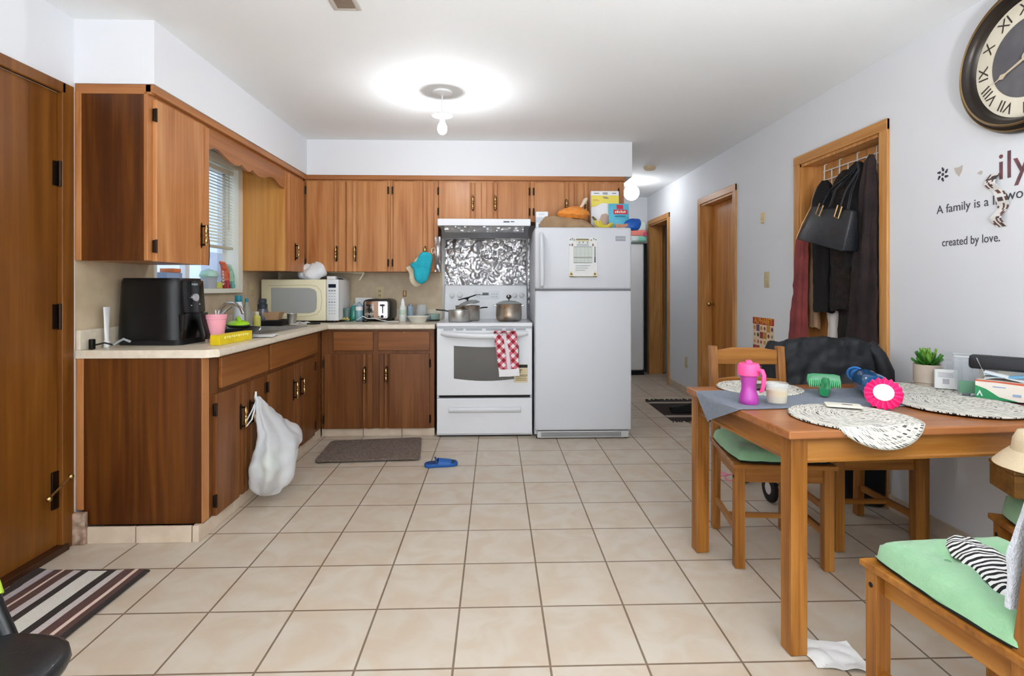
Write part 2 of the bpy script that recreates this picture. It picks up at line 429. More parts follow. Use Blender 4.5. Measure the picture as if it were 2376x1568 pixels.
for z in (1.72, .95 + .12):
    c = B().box(XL - .012, XL - .004, DY1 - .045, DY1 - .01, z - .055, z + .055).lathe([(.0, -.06), (.0075, -.058), (.0075, .058), (0, .06)], (XL + .003, DY1 - .021, z), seg=10)
    obj('hinge', c, bronze, d)
c = B().box(XL - .012, XL - .002, DY1 - .055, DY1 - .005, .2, .37, bev=.003).tube([(XL + .016, DY1 - .09, .275), (XL + .016, DY1 + .02, .325)], .005, mi=1).sphere((XL + .018, DY1 - .1, .27), .013, mi=1, seg=10).sphere((XL + .018, DY1 + .022, .327), .013, mi=1, seg=10)
obj('latch', c, [bronze, brass], d)

d = struct('door_2', label='oak door recessed in the hall wall with small brass knob')
casing_right(d, E0, E1, HD)
c = B(); c.box(XR + .095, XR + .13, E0 + .018, E1 - .018, .01, HD - .02, bev=.002); lf = obj('door_leaf', c, oakdoor, d, 0)
c = B().lathe([(0, 0), (.026, 0), (.026, -.006), (.009, -.01), (.009, -.03), (.022, -.036), (.027, -.05), (.02, -.062), (0, -.065)], (XR + .095, E1 - .085, 1.03), 'x', 16); obj('knob', c, brass, lf)
d = struct('door_3', label='oak door frame at the end of the hall opening to a dark room')
casing_right(d, F0, F1, HD, dep=.17)
c = B(); c.box(XR + .17, XR + .21, F1 + .0, F1 + .045, .01, HD - .02, bev=.002); obj('door_leaf', c, oakdoor, d, 0)
d = struct('door_4', label='oak closet door hung with coats and a handbag')
casing_right(d, C0, C1, HD)
c = B(); c.box(XR + .1, XR + .135, C0 + .018, C1 - .018, .01, HD - .02, bev=.002); obj('door_leaf', c, oak, d, 0)

# window -----------------------------------------------------------
cas = M('cream_window_paint', (240, 238, 224), .45)
w_ = struct('window_1', label='kitchen window with white frame above the sink')
c = B()
c.box(XL - .145, XL + .012, WY0 - .02, WY0 + .004, WZ0, WZ1 + .05, bev=.002).box(XL - .145, XL + .012, WY1 - .004, WY1 + .07, WZ0 - .02, WZ1 + .05, bev=.002).box(XL - .145, XL + .012, WY0, WY1, WZ1 - .004, WZ1 + .05, bev=.002)
obj('window_frame', c, cas, w_, 0)
c = B(); c.box(XL - .145, XL + .035, WY0 - .03, WY1 + .02, WZ0 - .03, WZ0 + .003, bev=.003); obj('window_sill', c, cas, w_, 0)
c = B()
for y0, y1 in ((WY0, WY0 + .04), (3.67, 3.72), (WY1 - .04, WY1)): c.box(XL - .13, XL - .09, y0, y1, WZ0, WZ1, bev=.003)
c.box(XL - .13, XL - .09, WY0, WY1, WZ0, WZ0 + .04).box(XL - .13, XL - .09, WY0, WY1, WZ1 - .04, WZ1)
obj('sash', c, white_m, w_, 0)
c = B(); c.box(XL - .115, XL - .112, WY0 + .03, WY1 - .03, WZ0 + .03, WZ1 - .03); obj('pane', c, glass('window_glass', (236, 244, 255), .2, .25), w_, 0)
# venetian blind
bl = thing('venetian_blind', 'cream slatted venetian blind half lowered in kitchen window', 'blind', (XL - .035, 3.7, 2.08))
blm = M('blind_slat', (244, 242, 226), .5)
c = B(); c.box(-.02, .02, -.48, .48, -.03, 0, bev=.004); obj('headrail', c, blm, bl)
c = B(); z = -.05
while z > -.565:
    c.prism([(-.017, z + .008), (0, z + .004), (.017, z - .010), (.017, z - .0112), (0, z + .0028), (-.017, z + .0068)], 'y', -.475, .475); z -= .0225
obj('slats', c, blm, bl, 30)
c = B(); c.box(-.018, .018, -.475, .475, -.595, -.575, bev=.004); obj('bottom_rail', c, M('blind_rail', (206, 202, 180), .5), bl)
M('blind_cord', (200, 196, 180), .7)
for y in (-.35, 0, .35): obj('ladder_cord', B().tube([(.018, y, -.02), (.018, y, -.58)], .0016, 5), MATS['blind_cord'], bl)
obj('tilt_wand', B().tube([(.022, .4, -.02), (.022, .4, -.45)], .003, 6), MATS['blind_cord'], bl)
# ------------------------------------------------------------------ kitchen cabinets (local: x along the front, front face at y=0 facing -y)
def door_mesh(x0, x1, z0, z1, gx, t=.018, gw=.021, gd=.011):
    pr = [(x0, 0), (x0, -t + .004), (x0 + .004, -t)]
    if gx is not None:
        pr += [(gx - gw - .004, -t), (gx - gw - .003, -t + .003), (gx - gw, -t)]
        for i in range(9):
            a = pi * i / 8; pr.append((gx - (gw - .003) * cos(a), -t + gd * sin(a) ** .4 if 0 < i < 8 else -t))
        pr += [(gx + gw, -t), (gx + gw + .003, -t + .003), (gx + gw + .004, -t)]
    pr += [(x1 - .004, -t), (x1, -t + .004), (x1, 0)]
    q = [pr[0]]
    for p in pr[1:]:
        if (Vector(p) - Vector(q[-1])).length > 1e-5: q.append(p)
    return B().prism(q, 'z', z0, z1)
def handle_mesh(x, z, t=.018, ln=.13):
    c = B()
    h = ln / 2
    pl = [(-.009, -h + .01), (0, -h - .006), (.009, -h + .01), (.007, -.02), (.01, 0), (.007, .02), (.009, h - .01), (0, h + .006), (-.009, h - .01), (-.007, .02), (-.01, 0), (-.007, -.02)]
    c.prism([(x + a, z + q) for a, q in pl], 'y', -t - .003, -t + .0015, 0)
    for s in (-1, 1): c.lathe([(.0, 0), (.006, 0), (.005, -.02), (.007, -.026), (0, -.028)], (x, -t, z + s * (h - .014)), 'y', 10, 0)
    pf = [(0, -h + .008), (.005, -h + .01), (.004, -h + .018), (.0085, -h + .026), (.0095, -h + .036), (.006, -.012), (.0045, -.009), (.0075, -.004), (.0075, .004), (.0045, .009), (.006, .012), (.0095, h - .036), (.0085, h - .026), (.004, h - .018), (.005, h - .01), (0, h - .008)]
    c.lathe(pf, (x, -t - .026, z), 'z', 12, 1)
    return c
def hinge_mesh(x, z, t=.018):
    return B().box(x - .007, x + .007, -t - .001, -t + .012, z - .03, z + .03, bev=.002).lathe([(0, -.034), (.005, -.032), (.005, .032), (0, .034)], (x, -t - .003, z), 'z', 8)
def add_door(par, x0, x1, z0, z1, side, hz, mat, hinges='', gap=.05, name='door'):
    """side: +1 handle near x1, -1 near x0"""
    gx = (x1 - gap) if side > 0 else (x0 + gap)
    d = obj(name, door_mesh(x0, x1, z0, z1, gx), mat, par, 30)
    obj('handle', handle_mesh(gx, hz), [bronze, brass], d)
    hx = x0 - .004 if side > 0 else x1 + .004
    for z in (z0 + .075, z1 - .075): obj('hinge', hinge_mesh(hx, z), bronze, d)
    return d
def carcass(par, x0, x1, z0, z1, dep, mat, y=.0, bev=.0015):
    return obj('carcass', B().box(x0, x1, y, dep, z0, z1, bev=bev), mat, par, 0)

# base run along the left wall: local x -> world +Y, front -> +X
LX, LD = -1.40, .57
t = thing('base_cabinet', 'wooden base cabinet at the counter end with the air fryer over it', 'cabinet', (LX, 2.61, 0), pi / 2)
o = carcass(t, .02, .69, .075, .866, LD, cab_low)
obj('end_panel', B().box(0, .02, .0, LD - .022, .078, .866, bev=.001), cab_end_shaded, t, 0)
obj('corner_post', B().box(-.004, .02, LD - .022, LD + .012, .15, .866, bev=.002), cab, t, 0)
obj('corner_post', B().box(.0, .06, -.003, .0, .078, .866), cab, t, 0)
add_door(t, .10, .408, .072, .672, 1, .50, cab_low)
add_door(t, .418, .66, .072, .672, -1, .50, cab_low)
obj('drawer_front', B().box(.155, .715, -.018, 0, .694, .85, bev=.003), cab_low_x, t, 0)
t = thing('base_cabinet', 'wooden sink base cabinet with two tall doors in the left run', 'cabinet', (LX, 3.30, 0), pi / 2)
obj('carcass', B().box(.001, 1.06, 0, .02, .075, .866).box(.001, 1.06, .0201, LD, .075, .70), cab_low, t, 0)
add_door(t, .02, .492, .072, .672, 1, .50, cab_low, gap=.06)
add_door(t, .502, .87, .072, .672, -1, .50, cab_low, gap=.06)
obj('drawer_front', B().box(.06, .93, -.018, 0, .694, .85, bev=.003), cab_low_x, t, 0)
# base unit on the back wall
t = thing('base_cabinet', 'wooden base cabinet under the toaster with two drawers and two doors', 'cabinet', (0, 4.37, 0))
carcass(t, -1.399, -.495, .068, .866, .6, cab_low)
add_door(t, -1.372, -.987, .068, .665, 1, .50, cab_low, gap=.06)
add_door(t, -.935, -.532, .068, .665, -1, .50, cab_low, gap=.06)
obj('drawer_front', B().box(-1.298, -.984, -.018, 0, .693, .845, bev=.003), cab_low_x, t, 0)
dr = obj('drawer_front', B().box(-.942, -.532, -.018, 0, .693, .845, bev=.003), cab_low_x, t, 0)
obj('screw', B().lathe([(0, 0), (.005, 0), (.004, -.004), (0, -.005)], (-.735, -.018, .838), 'y', 8), brass, dr)
# wall cabinets
UZ0, UZ1 = 1.33, 2.127
t = thing('wall_cabinet', 'large wooden wall cabinet hung over the air fryer, left of the window', 'cabinet', (-1.65, 2.605, 0), pi / 2)
carcass(t, .012, .535, UZ0, UZ1, .333, cab)
obj('end_panel', B().box(0, .012, .012, .31, UZ0, UZ1, bev=.001), cab_end_shaded, t, 0)
obj('corner_post', B().box(-.003, .02, .305, .335, UZ0, UZ1, bev=.002), cab, t, 0)
obj('corner_post', B().box(-.002, .02, -.002, .016, UZ0, UZ1, bev=.002), cab, t, 0)
d = obj('door', door_mesh(.04, .52, 1.328, 2.105, .455), cab, t, 30)
obj('handle', handle_mesh(.435, 1.49), [bronze, brass], d)
for z in (1.40, 2.03): obj('hinge', hinge_mesh(.034, z), bronze, d)
obj('string', B().tube([(.44, -.05, 1.55), (.438, -.06, 1.45), (.442, -.058, 1.38), (.452, -.05, 1.325)], .0025, 6), black_c, d)
t = thing('wall_cabinet', 'narrow wooden corner wall cabinet right of the kitchen window', 'cabinet', (-1.65, 4.27, 0), pi / 2)
carcass(t, .012, .41, UZ0, UZ1, .333, cab)
obj('end_panel', B().box(0, .012, .002, .333, UZ0, UZ1, bev=.001), wood('lit_end_veneer', (176, 112, 48), (204, 142, 72), (218, 160, 90), 'z', .5, .4, .2, 1.2), t, 0)  # the bulb's direct light on this panel is put into lighter tones
add_door(t, .045, .385, 1.332, 2.105, -1, 1.49, cab, gap=.13)
# scalloped valance over the window
pz = [(3.14, 1.99), (3.17, 2.0), (3.21, 2.02), (3.26, 2.022), (3.32, 2.006), (3.40, 1.983), (3.46, 1.976), (3.52, 1.983), (3.555, 2.0), (3.585, 1.99), (3.63, 1.975), (3.68, 1.978), (3.705, 1.998), (3.735, 1.99), (3.785, 1.975), (3.85, 1.976), (3.92, 1.99), (4.0, 2.012), (4.06, 2.015), (4.11, 2.003), (4.16, 1.986), (4.21, 1.978), (4.27, 1.972)]
pts = [(y - 3.7, z - 2.0) for y, z in pz] + [(4.27 - 3.7, .127), (3.14 - 3.7, .127)]
o = obj('valance', B().prism(pts, 'x', 0, .02), cab_v, None, 0)
tag(o, 'scalloped wooden valance board spanning above the kitchen window', 'valance', loc=(-1.67, 3.7, 2.0))
UY = 4.69
t = thing('wall_cabinet', 'wooden wall cabinet with two doors above the microwave', 'cabinet', (0, UY, 0))
carcass(t, -1.645, -.909, UZ0 + .005, UZ1, .29, cab)
add_door(t, -1.625, -1.292, 1.337, 2.112, 1, 1.49, cab, gap=.075)
add_door(t, -1.282, -.93, 1.337, 2.112, -1, 1.49, cab, gap=.075)
t = thing('wall_cabinet', 'single-door wooden wall cabinet with oven mitts hung on it', 'cabinet', (0, UY, 0))
carcass(t, -.907, -.498, UZ0 + .005, UZ1, .29, cab)
d = add_door(t, -.884, -.533, 1.337, 2.112, 1, 1.49, cab, gap=.075)
t = thing('wall_cabinet', 'short two-door wooden wall cabinet above the range hood', 'cabinet', (0, UY, 0))
carcass(t, -.496, .30, 1.77, UZ1, .29, cab)
add_door(t, -.492, -.122, 1.78, 2.107, 1, 1.93, cab, gap=.075)
add_door(t, -.078, .290, 1.78, 2.107, -1, 1.93, cab, gap=.075)
t = thing('wall_cabinet', 'short two-door wooden wall cabinet above the refrigerator', 'cabinet', (0, UY, 0))
carcass(t, .302, 1.125, 1.77, UZ1, .29, cab)
add_door(t, .335, .685, 1.78, 2.107, 1, 1.90, cab, gap=.07)
add_door(t, .71, 1.07, 1.78, 2.107, -1, 1.90, cab, gap=.075)

# countertop with sink cut-out
CT0, CT1 = .867, .905
t = thing('countertop', 'cream laminate L-shaped kitchen countertop with low back lip', 'countertop', (0, 0, 0))
SX0, SX1, SY0, SY1 = -1.86, -1.435, 3.36, 4.13
c = B()
def cslab(x0, x1, y0, y1): c.box(x0, x1, y0, y1, CT0, CT1)
fx = -1.345
cslab(XL + .002, fx, 2.66, SY0); cslab(XL + .002, SX0, SY0, SY1); cslab(SX1, fx, SY0, SY1); cslab(XL + .002, fx, SY1, YB - .003); cslab(fx, -.487, 4.335, YB - .003)
# rounded front corner and nosings
c.prism([(XL + .002, 2.66), (XL + .002, 2.602), (fx - .05, 2.602), (fx - .02, 2.612), (fx, 2.635), (fx, 2.66)], 'z', CT0, CT1)
nose = [(0, CT0), (.012, CT0), (.018, CT0 + .006), (.018, CT1 - .012), (.013, CT1 - .003), (.004, CT1), (0, CT1)]
c.prism([(fx + a, z) for a, z in nose], 'y', 2.635, 4.335)
c.prism([(4.335 - a, z) for a, z in nose], 'x', fx, -.487)
obj('worktop', c, lam, t, 30)
c = B().box(XL + .004, XL + .024, 2.604, YB - .02, CT1, 1.0, bev=.003).box(XL + .02, -.487, YB - .024, YB - .004, CT1, 1.0, bev=.003)
obj('back_lip', c, lam, t, 0)
# sink
t = thing('kitchen_sink', 'double stainless steel sink set in the counter below the window', 'sink', (-1.65, 3.745, CT1))
c = B()
hx, hy = (SX1 - SX0) / 2, (SY1 - SY0) / 2
c.box(-hx - .012, hx + .012, -hy - .012, -hy + .02, 0, .004).box(-hx - .012, hx + .012, hy - .02, hy + .012, 0, .004).box(-hx - .012, -hx + .06, -hy, hy, 0, .004).box(hx - .02, hx + .012, -hy, hy, 0, .004).box(-hx + .05, hx - .02, -.015, .015, -.01, .003)
obj('rim', c, steel, t, 0)
for s in (-1, 1):
    y0, y1 = (-hy + .02, -.012) if s < 0 else (.012, hy - .02)
    c = B(); x0, x1 = -hx + .055, hx - .02
    ring = rrect(x0, x1, y0, y1, .05); low = rrect(x0 + .03, x1 - .03, y0 + .03, y1 - .03, .04)
    c.grid(lambda u, v: (lambda i: (ring[i][0] * (1 - v) + low[i][0] * v, ring[i][1] * (1 - v) + low[i][1] * v, -.16 * v))(int(round(u * len(ring))) % len(ring)), len(ring), 4, wrap=True)
    c._face([c.bm.verts.new((p[0], p[1], -.16)) for p in low], 0)
    obj('basin', c, steel, t, 60)
fa = thing('faucet', 'chrome arched kitchen faucet behind the pink cups', 'faucet', (-1.90, 3.75, CT1))
obj('base', B().lathe([(0, 0), (.03, 0), (.028, .02), (.018, .035), (.016, .06), (0, .06)]).box(-.02, .02, -.1, .1, 0, .012, bev=.004), chrome, fa)
obj('spout', B().tube([(0, 0, .05), (.0, 0, .1), (.02, -.01, .15), (.07, -.03, .19), (.13, -.05, .19), (.18, -.065, .16), (.2, -.07, .12)], .011, 10), chrome, fa)
obj('lever', B().tube([(0, 0, .09), (.02, .05, .13), (.04, .1, .16)], [.01, .008, .007], 8), chrome, fa)

# ------------------------------------------------------------------ stove (local origin at floor, centre front)
t = thing('kitchen_range', 'white freestanding electric kitchen range between the cabinets and refrigerator', 'stove', (-.088, 4.31, 0))
hw = .384
obj('body', B().box(-hw, hw, .03, .65, .012, .895, bev=.004), white, t, 0)
obj('cooktop', B().box(-hw, hw, -.004, .6, .885, .918, bev=.008), white, t, 0)
for x, y, r in ((-.2, .16, .1), (.2, .17, .08), (-.2, .42, .08), (.2, .42, .1)):
    obj('burner', B().disc((x, y, .9178), r, t=.0012), M('burner_ring%d' % int(r * 100 + x * 10 + 5), (120, 122, 126), .2), t)
# backguard
c = B().prism([(.545, .9), (.56, 1.02), (.585, 1.215), (.6, 1.222), (.66, 1.222), (.66, .9)], 'x', -hw + .012, hw - .012, bev=.006)
bgd = obj('backguard', c, white, t, 0)
bn = math.atan2(.025, .195)
bm_ = T(0, .572, 1.115) @ RX(-bn)
kn = [(0, 0), (.024, 0), (.022, -.014), (.012, -.018), (.012, -.03), (0, -.03)]
for x in (-.305, -.235, .26, .325):
    obj('knob', B().lathe(kn, (x, .566, 1.13), 'y', 16).box(x - .004, x + .004, .531, .545, 1.108, 1.152, bev=.001), white_m, bgd)
c = B().box(-.1, .12, .5665, .568, 1.095, 1.165); obj('control_panel', c, M('range_panel', (222, 226, 230), .3), bgd, 0)
c = B().box(-.03, .025, .5655, .5665, 1.128, 1.152); obj('display', c, M('range_display', (52, 58, 56), .2), bgd, 0)
c = B()
for x in (-.085, -.065, .05, .07, .09):
    for z in (1.112, 1.135): c.box(x, x + .01, .5657, .5664, z, z + .006)
obj('buttons', c, grey_p, bgd, 0)
# oven door
c = B().box(-hw + .003, hw - .003, 0, .03, .338, .872, bev=.006); od = obj('oven_door', c, white, t, 0)
wx0, wx1, wz0, wz1 = -.245, .275, .465, .735
pts = [(wx0, wz1), (wx0, wz0 + .008)] + [(wx0 + (wx1 - wx0) * i / 12, wz0 + .008 - .02 * sin(pi * i / 12)) for i in range(1, 12)] + [(wx1, wz0 + .008), (wx1, wz1)] + [(wx1 - (wx1 - wx0) * i / 12, wz1 - .012 * sin(pi * i / 12)) for i in range(1, 12)]
obj('oven_window', B().prism(pts, 'y', -.0015, .002), smoke_g, od, 0)
hp = [(-.345 + .69 * i / 14, -.012 - .045 * sin(pi * i / 14) ** .6, .835 - .02 * sin(pi * i / 14)) for i in range(15)]
obj('handle', B().tube(hp, [.012] + [.017] * 13 + [.012], 12, flat=1.25), white, od)
obj('recess', B().prism([(-.33, .82), (-.26, .755), (.26, .755), (.33, .82)], 'y', -.002, .001), M('handle_recess', (218, 219, 220), .4), od, 0)
c = B()
for x0, x1 in ((-.33, -.25), (-.23, -.17), (-.15, -.02), (.01, .14), (.17, .23), (.25, .33)):
    for z in (.858, .865): c.box(x0, x1, -.0012, .004, z, z + .004)
obj('vent', c, M('vent_grey', (110, 112, 114), .5), od, 0)
st = obj('sticker', B().box(.235, .345, -.0022, -.0012, .44, .585), M('sticker_cream', (214, 198, 160), .6), od, 0)
c = B().box(.238, .343, -.003, -.0022, .558, .582, 0)
for i, (a, q) in enumerate(((.24, .30), (.24, .29), (.24, .27))): c.box(a, q, -.003, -.0022, .535 - i * .016, .543 - i * .016, 1)
c.box(.24, .343, -.003, -.0022, .496, .500, 0)
for i in range(3): c.box(.25, .335, -.003, -.0022, .484 - i * .014, .488 - i * .014, 1)
obj('print', c, [black_m, M('brown_print', (130, 106, 60), .7)], st, 0)
obj('gap', B().box(-hw + .02, hw - .02, .018, .03, .318, .338), dark, t, 0)
dw = obj('drawer', B().box(-hw + .003, hw - .003, 0, .03, .03, .314, bev=.006), white, t, 0)
c = B().prism([(-.012, .232), (-.022, .226), (-.022, .22), (-.006, .2), (.002, .2), (.002, .25), (-.004, .248), (-.001, .24)], 'x', -.285, .29, bev=.002)
obj('handle', c, white, dw, 50)
obj('foot', B().box(-hw + .01, hw - .01, .05, .1, 0, .014), dark, t, 0)

# range hood
t = thing('range_hood', 'white range hood lined with foil under the short cabinets', 'range hood', (-.095, 4.46, 1.62))
c = B().box(-.385, .385, .0, .5, .09, .148, bev=.005); hb_ = obj('body', c, white, t, 0)
obj('buttons', B().box(.16, .21, -.002, .004, .118, .128).box(.22, .25, -.002, .004, .12, .127), black, hb_, 0)
c = B().prism([(.03, .09), (.16, .0), (.165, .004), (.5, .02), (.5, .09)], 'x', -.36, .37); obj('hood_lining', c, M('foil_grey', (190, 190, 192), .35, 1., bump=.6, bump_scale=18), t, 0)
c = B().grid(lambda u, v: (-.33 + .66 * u + .004 * noise.noise(Vector((u * 30, v * 9, 0))), .026 + .06 * v + .02 * noise.noise(Vector((u * 25, v * 6, 3))) - .012, .088 - .045 * v), 60, 5); obj('foil_strip', c, foil, t, 20)
obj('lamp_cover', B().box(-.13, .09, .17, .28, -.004, .012, bev=.003), M('hood_lamp_lens', (80, 80, 70), .3), t, 0)

# foil behind the stove
def crumple(x0, x1, z0, z1, y, nx, nz, amp):
    def f(u, v):
        p = Vector((u * nx / 5.0, v * nz / 5.0, .3))
        d = (abs(noise.noise(p)) - .25) * amp + amp * .7 * abs(noise.noise(p * 2.3 + Vector((5, 5, 5)))) + amp * .3 * noise.noise(p * 5)
        return (x0 + (x1 - x0) * u, y - abs(d), z0 + (z1 - z0) * v)
    return f
o = obj('foil_sheet', B().grid(crumple(-.372, .372, 0, .46, -.001, 26, 17, .035), 110, 70), foil, None, 18)
tag(o, 'crumpled aluminium foil sheet covering the wall behind the range', 'foil sheet', loc=(-.092, YB - .012, 1.19))
o = obj('foil_sheet', B().grid(lambda u, v: (.004 - .05 * u - .006 * noise.noise(Vector((u * 3, v * 8, 1))), .0 - .03 * (1 - u) + .012 * noise.noise(Vector((u * 2, v * 7, 4))), .30 * v), 10, 26), foil, None, 18)
tag(o, 'narrow loose foil sheet hanging from the cabinet beside the oven mitts', 'foil sheet', loc=(-.478, 4.665, 1.335))
o = obj('foil_sheet', B().grid(crumple(-.024, .024, 0, .62, 0, 8, 60, .012), 8, 60), foil, None, 18)
tag(o, 'thin foil strip on the wall between range and refrigerator', 'foil sheet', loc=(.322, YB - .02, 1.03))

# ------------------------------------------------------------------ refrigerator
t = thing('refrigerator', 'white top-freezer refrigerator with a paper notice on its door', 'refrigerator', (.694, 4.24, 0))
fw = .384
obj('body', B().box(-fw, fw, .075, .70, .02, 1.668, bev=.006), fridge_m, t, 0)
fd = obj('freezer_door', B().box(-fw, fw, 0, .07, 1.186, 1.676, bev=.018, seg=3), fridge_m, t, 30)
rd = obj('fridge_door', B().box(-fw, fw, 0, .07, .07, 1.174, bev=.014, seg=3), fridge_m, t, 30)
obj('hinge_strip', B().box(-fw + .004, fw - .004, .012, .07, 1.172, 1.188), M('gasket_grey', (110, 112, 116), .6), t, 0)
c = B().prism([(-.352, 1.195), (-.352, 1.64), (-.338, 1.66), (-.325, 1.64), (-.30, 1.195)], 'y', -.004, .002)
hp = [(-.335, -.003, 1.63), (-.333, -.03, 1.6), (-.331, -.046, 1.52), (-.33, -.05, 1.4), (-.33, -.05, 1.28), (-.331, -.046, 1.22), (-.333, -.004, 1.195)]
obj('handle', B().tube(hp, [.012, .015, .017, .018, .018, .017, .014], 10, flat=.8), fridge_m, fd)
bd = obj('badge', B().box(.255, .335, -.002, .001, 1.567, 1.606), M('badge_grey', (138, 140, 144), .4, .3), fd, 0)
obj('lettering', B().text('FRIGIDAIRE', .0135, T(.295, -.0024, 1.587) @ RX(pi / 2), ext=.0003), M('badge_letters', (196, 198, 200), .4), bd, 0)
obj('grille', B().box(-fw + .02, fw - .02, .015, .06, .008, .062, bev=.006), M('grille_grey', (196, 196, 196), .5), t, 0)
c = B()
for i in range(4): c.box(-fw + .05, fw - .08, .013, .017, .02 + i * .009, .024 + i * .009)
obj('vent', c, M('vent_dark', (86, 84, 80), .6), t, 0)
for x in (-.35, .35): obj('foot', B().lathe([(0, 0), (.02, 0), (.02, .014), (0, .014)], (x, .05, 0)), dark, t)

# notice on freezer door: X .555-.775, z 1.26-1.59
o_t = thing('paper_notice', 'decorated white paper notice with a ruled table on the freezer door', 'notice', (.69, 4.236, 1.436))
sh = obj('sheet', B().grid(lambda u, v: (-.112 + .224 * u, -.0015 - .003 * sin(pi * v) * sin(u * pi), -.156 + .312 * v), 6, 6), M('notice_paper', (228, 228, 226), .7), o_t)
c = B(); y0_, y1_ = -.0075, -.005
c.box(-.075, .07, y0_ + .001, y1_, -.04, .084, 0)
for i in range(9): c.box(-.075, .07, y0_ - .0004, y0_ + .001, -.04 + .0155 * i - .0006, -.04 + .0155 * i + .0006, 1)
for x in (-.075, -.055, -.02, .01, .04, .07): c.box(x - .0006, x + .0006, y0_ - .0004, y0_ + .001, -.04, .084, 1)
c.box(-.075, .07, y0_ - .0008, y0_, .082, .086, 2).box(-.075, .07, y0_ - .0008, y0_, -.004, .004, 3).box(-.075, .07, y0_ - .0008, y0_, -.042, -.038, 2)
c.box(-.055, .045, y0_, y1_, .138, .148, 4).box(-.06, .05, y0_, y1_, .128, .136, 5)
for i, (x, z, k) in enumerate(((-.1, .142, 2), (-.085, .148, 2), (.1, .142, 2), (.085, .148, 2), (-.07, .14, 2), (.065, .138, 2), (-.085, .105, 6), (.078, .105, 6), (-.085, .095, 6), (.078, .095, 6), (-.03, .118, 2), (0, .12, 2), (.035, .118, 2), (-.105, .1, 2))):
    c.disc((x, y1_, z), .006, 'y', 8, k, -.002)
for i in range(9): c.disc((.094, y1_, .08 - i * .014), .0065, 'y', 10, 2 if i < 6 else 7, -.002)
for s in (-1, 1): c.prism([(s * .112, -.152), (s * .075, -.152), (s * .088, -.118), (s * .095, -.105), (s * .105, -.118), (s * .112, -.125)], 'y', y0_, y1_, 5).disc((s * .093, y0_, -.13), .009, 'y', 10, 6, -.001)
c.box(-.108, .108, y0_, y1_, -.154, -.148, 4)
for i in range(3): c.box(-.06, .055 - i * .02, y0_, y1_, -.066 - i * .018, -.061 - i * .018, 1)
for i in range(2): c.box(-.05, .045, y0_, y1_, .095 + i * .009, .099 + i * .009, 1)
obj('print', c, [M('nt0', (206, 212, 204), .8), M('nt1', (170, 178, 178), .8), M('nt2', (132, 134, 132), .8), M('nt3', (160, 156, 146), .8), M('nt4', (128, 122, 92), .8), M('nt5', (222, 210, 168), .8), M('nt6', (140, 104, 86), .8), M('nt7', (74, 74, 84), .8)], sh, 0)
# ------------------------------------------------------------------ things on the left counter
Z = .9055
# air fryer (local: front faces +x)
t = thing('air_fryer', 'large black air fryer with pull-out drawer at the counter end', 'air fryer', (-1.765, 2.93, Z), radians(-4))
c = B()
def fry(u, v):
    # superellipse cross-section, slightly wider at the base
    a = 2 * pi * u; k = 1 - .07 * v
    if v > .97: k *= .96
    n = 5.
    ca, sa = cos(a), sin(a)
    r = (abs(ca) ** n + abs(sa) ** n) ** (-1 / n)
    return (-.01 + .175 * k * r * ca, .135 * k * r * sa, .028 + .317 * v)
c.grid(fry, 56, 14, wrap=True)
c._face([c.bm.verts.new(fry(i / 56, 1)) for i in range(56)], 0)
c._face([c.bm.verts.new(fry(-i / 56, 0)) for i in range(56)], 0)
obj('body', c, M('fryer_black', (5, 5, 6), .34), t, 50)
obj('base', B().prism(rrect(-.17, .16, -.12, .12, .03), 'z', 0, .03), black_m, t)
pn = B().prism([(.145, .16), (.172, .165), (.16, .332), (.13, .336)], 'y', -.085, .085, bev=.006)
pn = obj('control_panel', pn, M('fryer_gloss', (14, 15, 17), .14, coat=.3), t, 40)
obj('dial', B().lathe([(0, 0), (.021, 0), (.02, .01), (0, .012)], (.166, .0, .243), 'x', 20), M('dial_silver', (214, 214, 216), .3, .6), pn)
obj('lettering', B().text('PHILIPS', .016, T(.1645, 0, .312) @ RY(radians(-4)) @ RZ(pi / 2) @ RX(pi / 2)), M('logo_grey', (170, 172, 176), .4), pn, 0)
obj('icons', B().text('- I', .02, T(.1675, -.036, .245) @ RZ(pi / 2) @ RX(pi / 2)).box(.166, .1695, .03, .04, .205, .209).box(.166, .1695, -.04, -.03, .2, .204), M('icon_white', (220, 220, 222), .4), pn, 0)
dw = obj('drawer', B().prism([(.13, .03), (.17, .03), (.176, .162), (.13, .162)], 'y', -.105, .105, bev=.01), M('fryer_drawer', (10, 10, 11), .24, coat=.2), t, 40)
obj('handle', B().prism([(.165, .165), (.215, .16), (.243, .045), (.236, .022), (.22, .022), (.212, .04), (.19, .12), (.17, .125)], 'y', -.032, .032, bev=.008), black, dw, 40)
# power cord
o = obj('power_cord', B().tube([(.06, -.01, .018), (.03, -.03, .03), (0, -.04, .022), (-.015, -.045, .016)], .004, 8, 1).tube([(.12, .02, .03), (.1, .0, .045), (.075, -.005, .03), (.06, -.01, .018)], .006, 8, 0).box(-.026, -.006, -.058, -.034, .0, .05, 1, .004).box(-.024, -.021, -.05, -.048, -.0, .014, 2).box(-.014, -.011, -.05, -.048, -.0, .014, 2), [grey_p, black, brass])
tag(o, 'short black power cord with plug lying left of the air fryer', 'power cord', loc=(-1.915, 2.685, Z))
o = obj('squeeze_tube', B().grid(lambda u, v: (.008 * (1 - v) * cos(2 * pi * u) + .004 * v * cos(2 * pi * u), (.012 + .012 * v) * sin(2 * pi * u), .03 + .17 * v), 16, 6, wrap=True).lathe([(0, 0), (.013, 0), (.013, .032), (0, .032)]), white_m)
tag(o, 'white squeeze tube standing upright behind the air fryer', 'squeeze tube', loc=(-1.93, 2.735, Z + .06))
o.location.z = Z
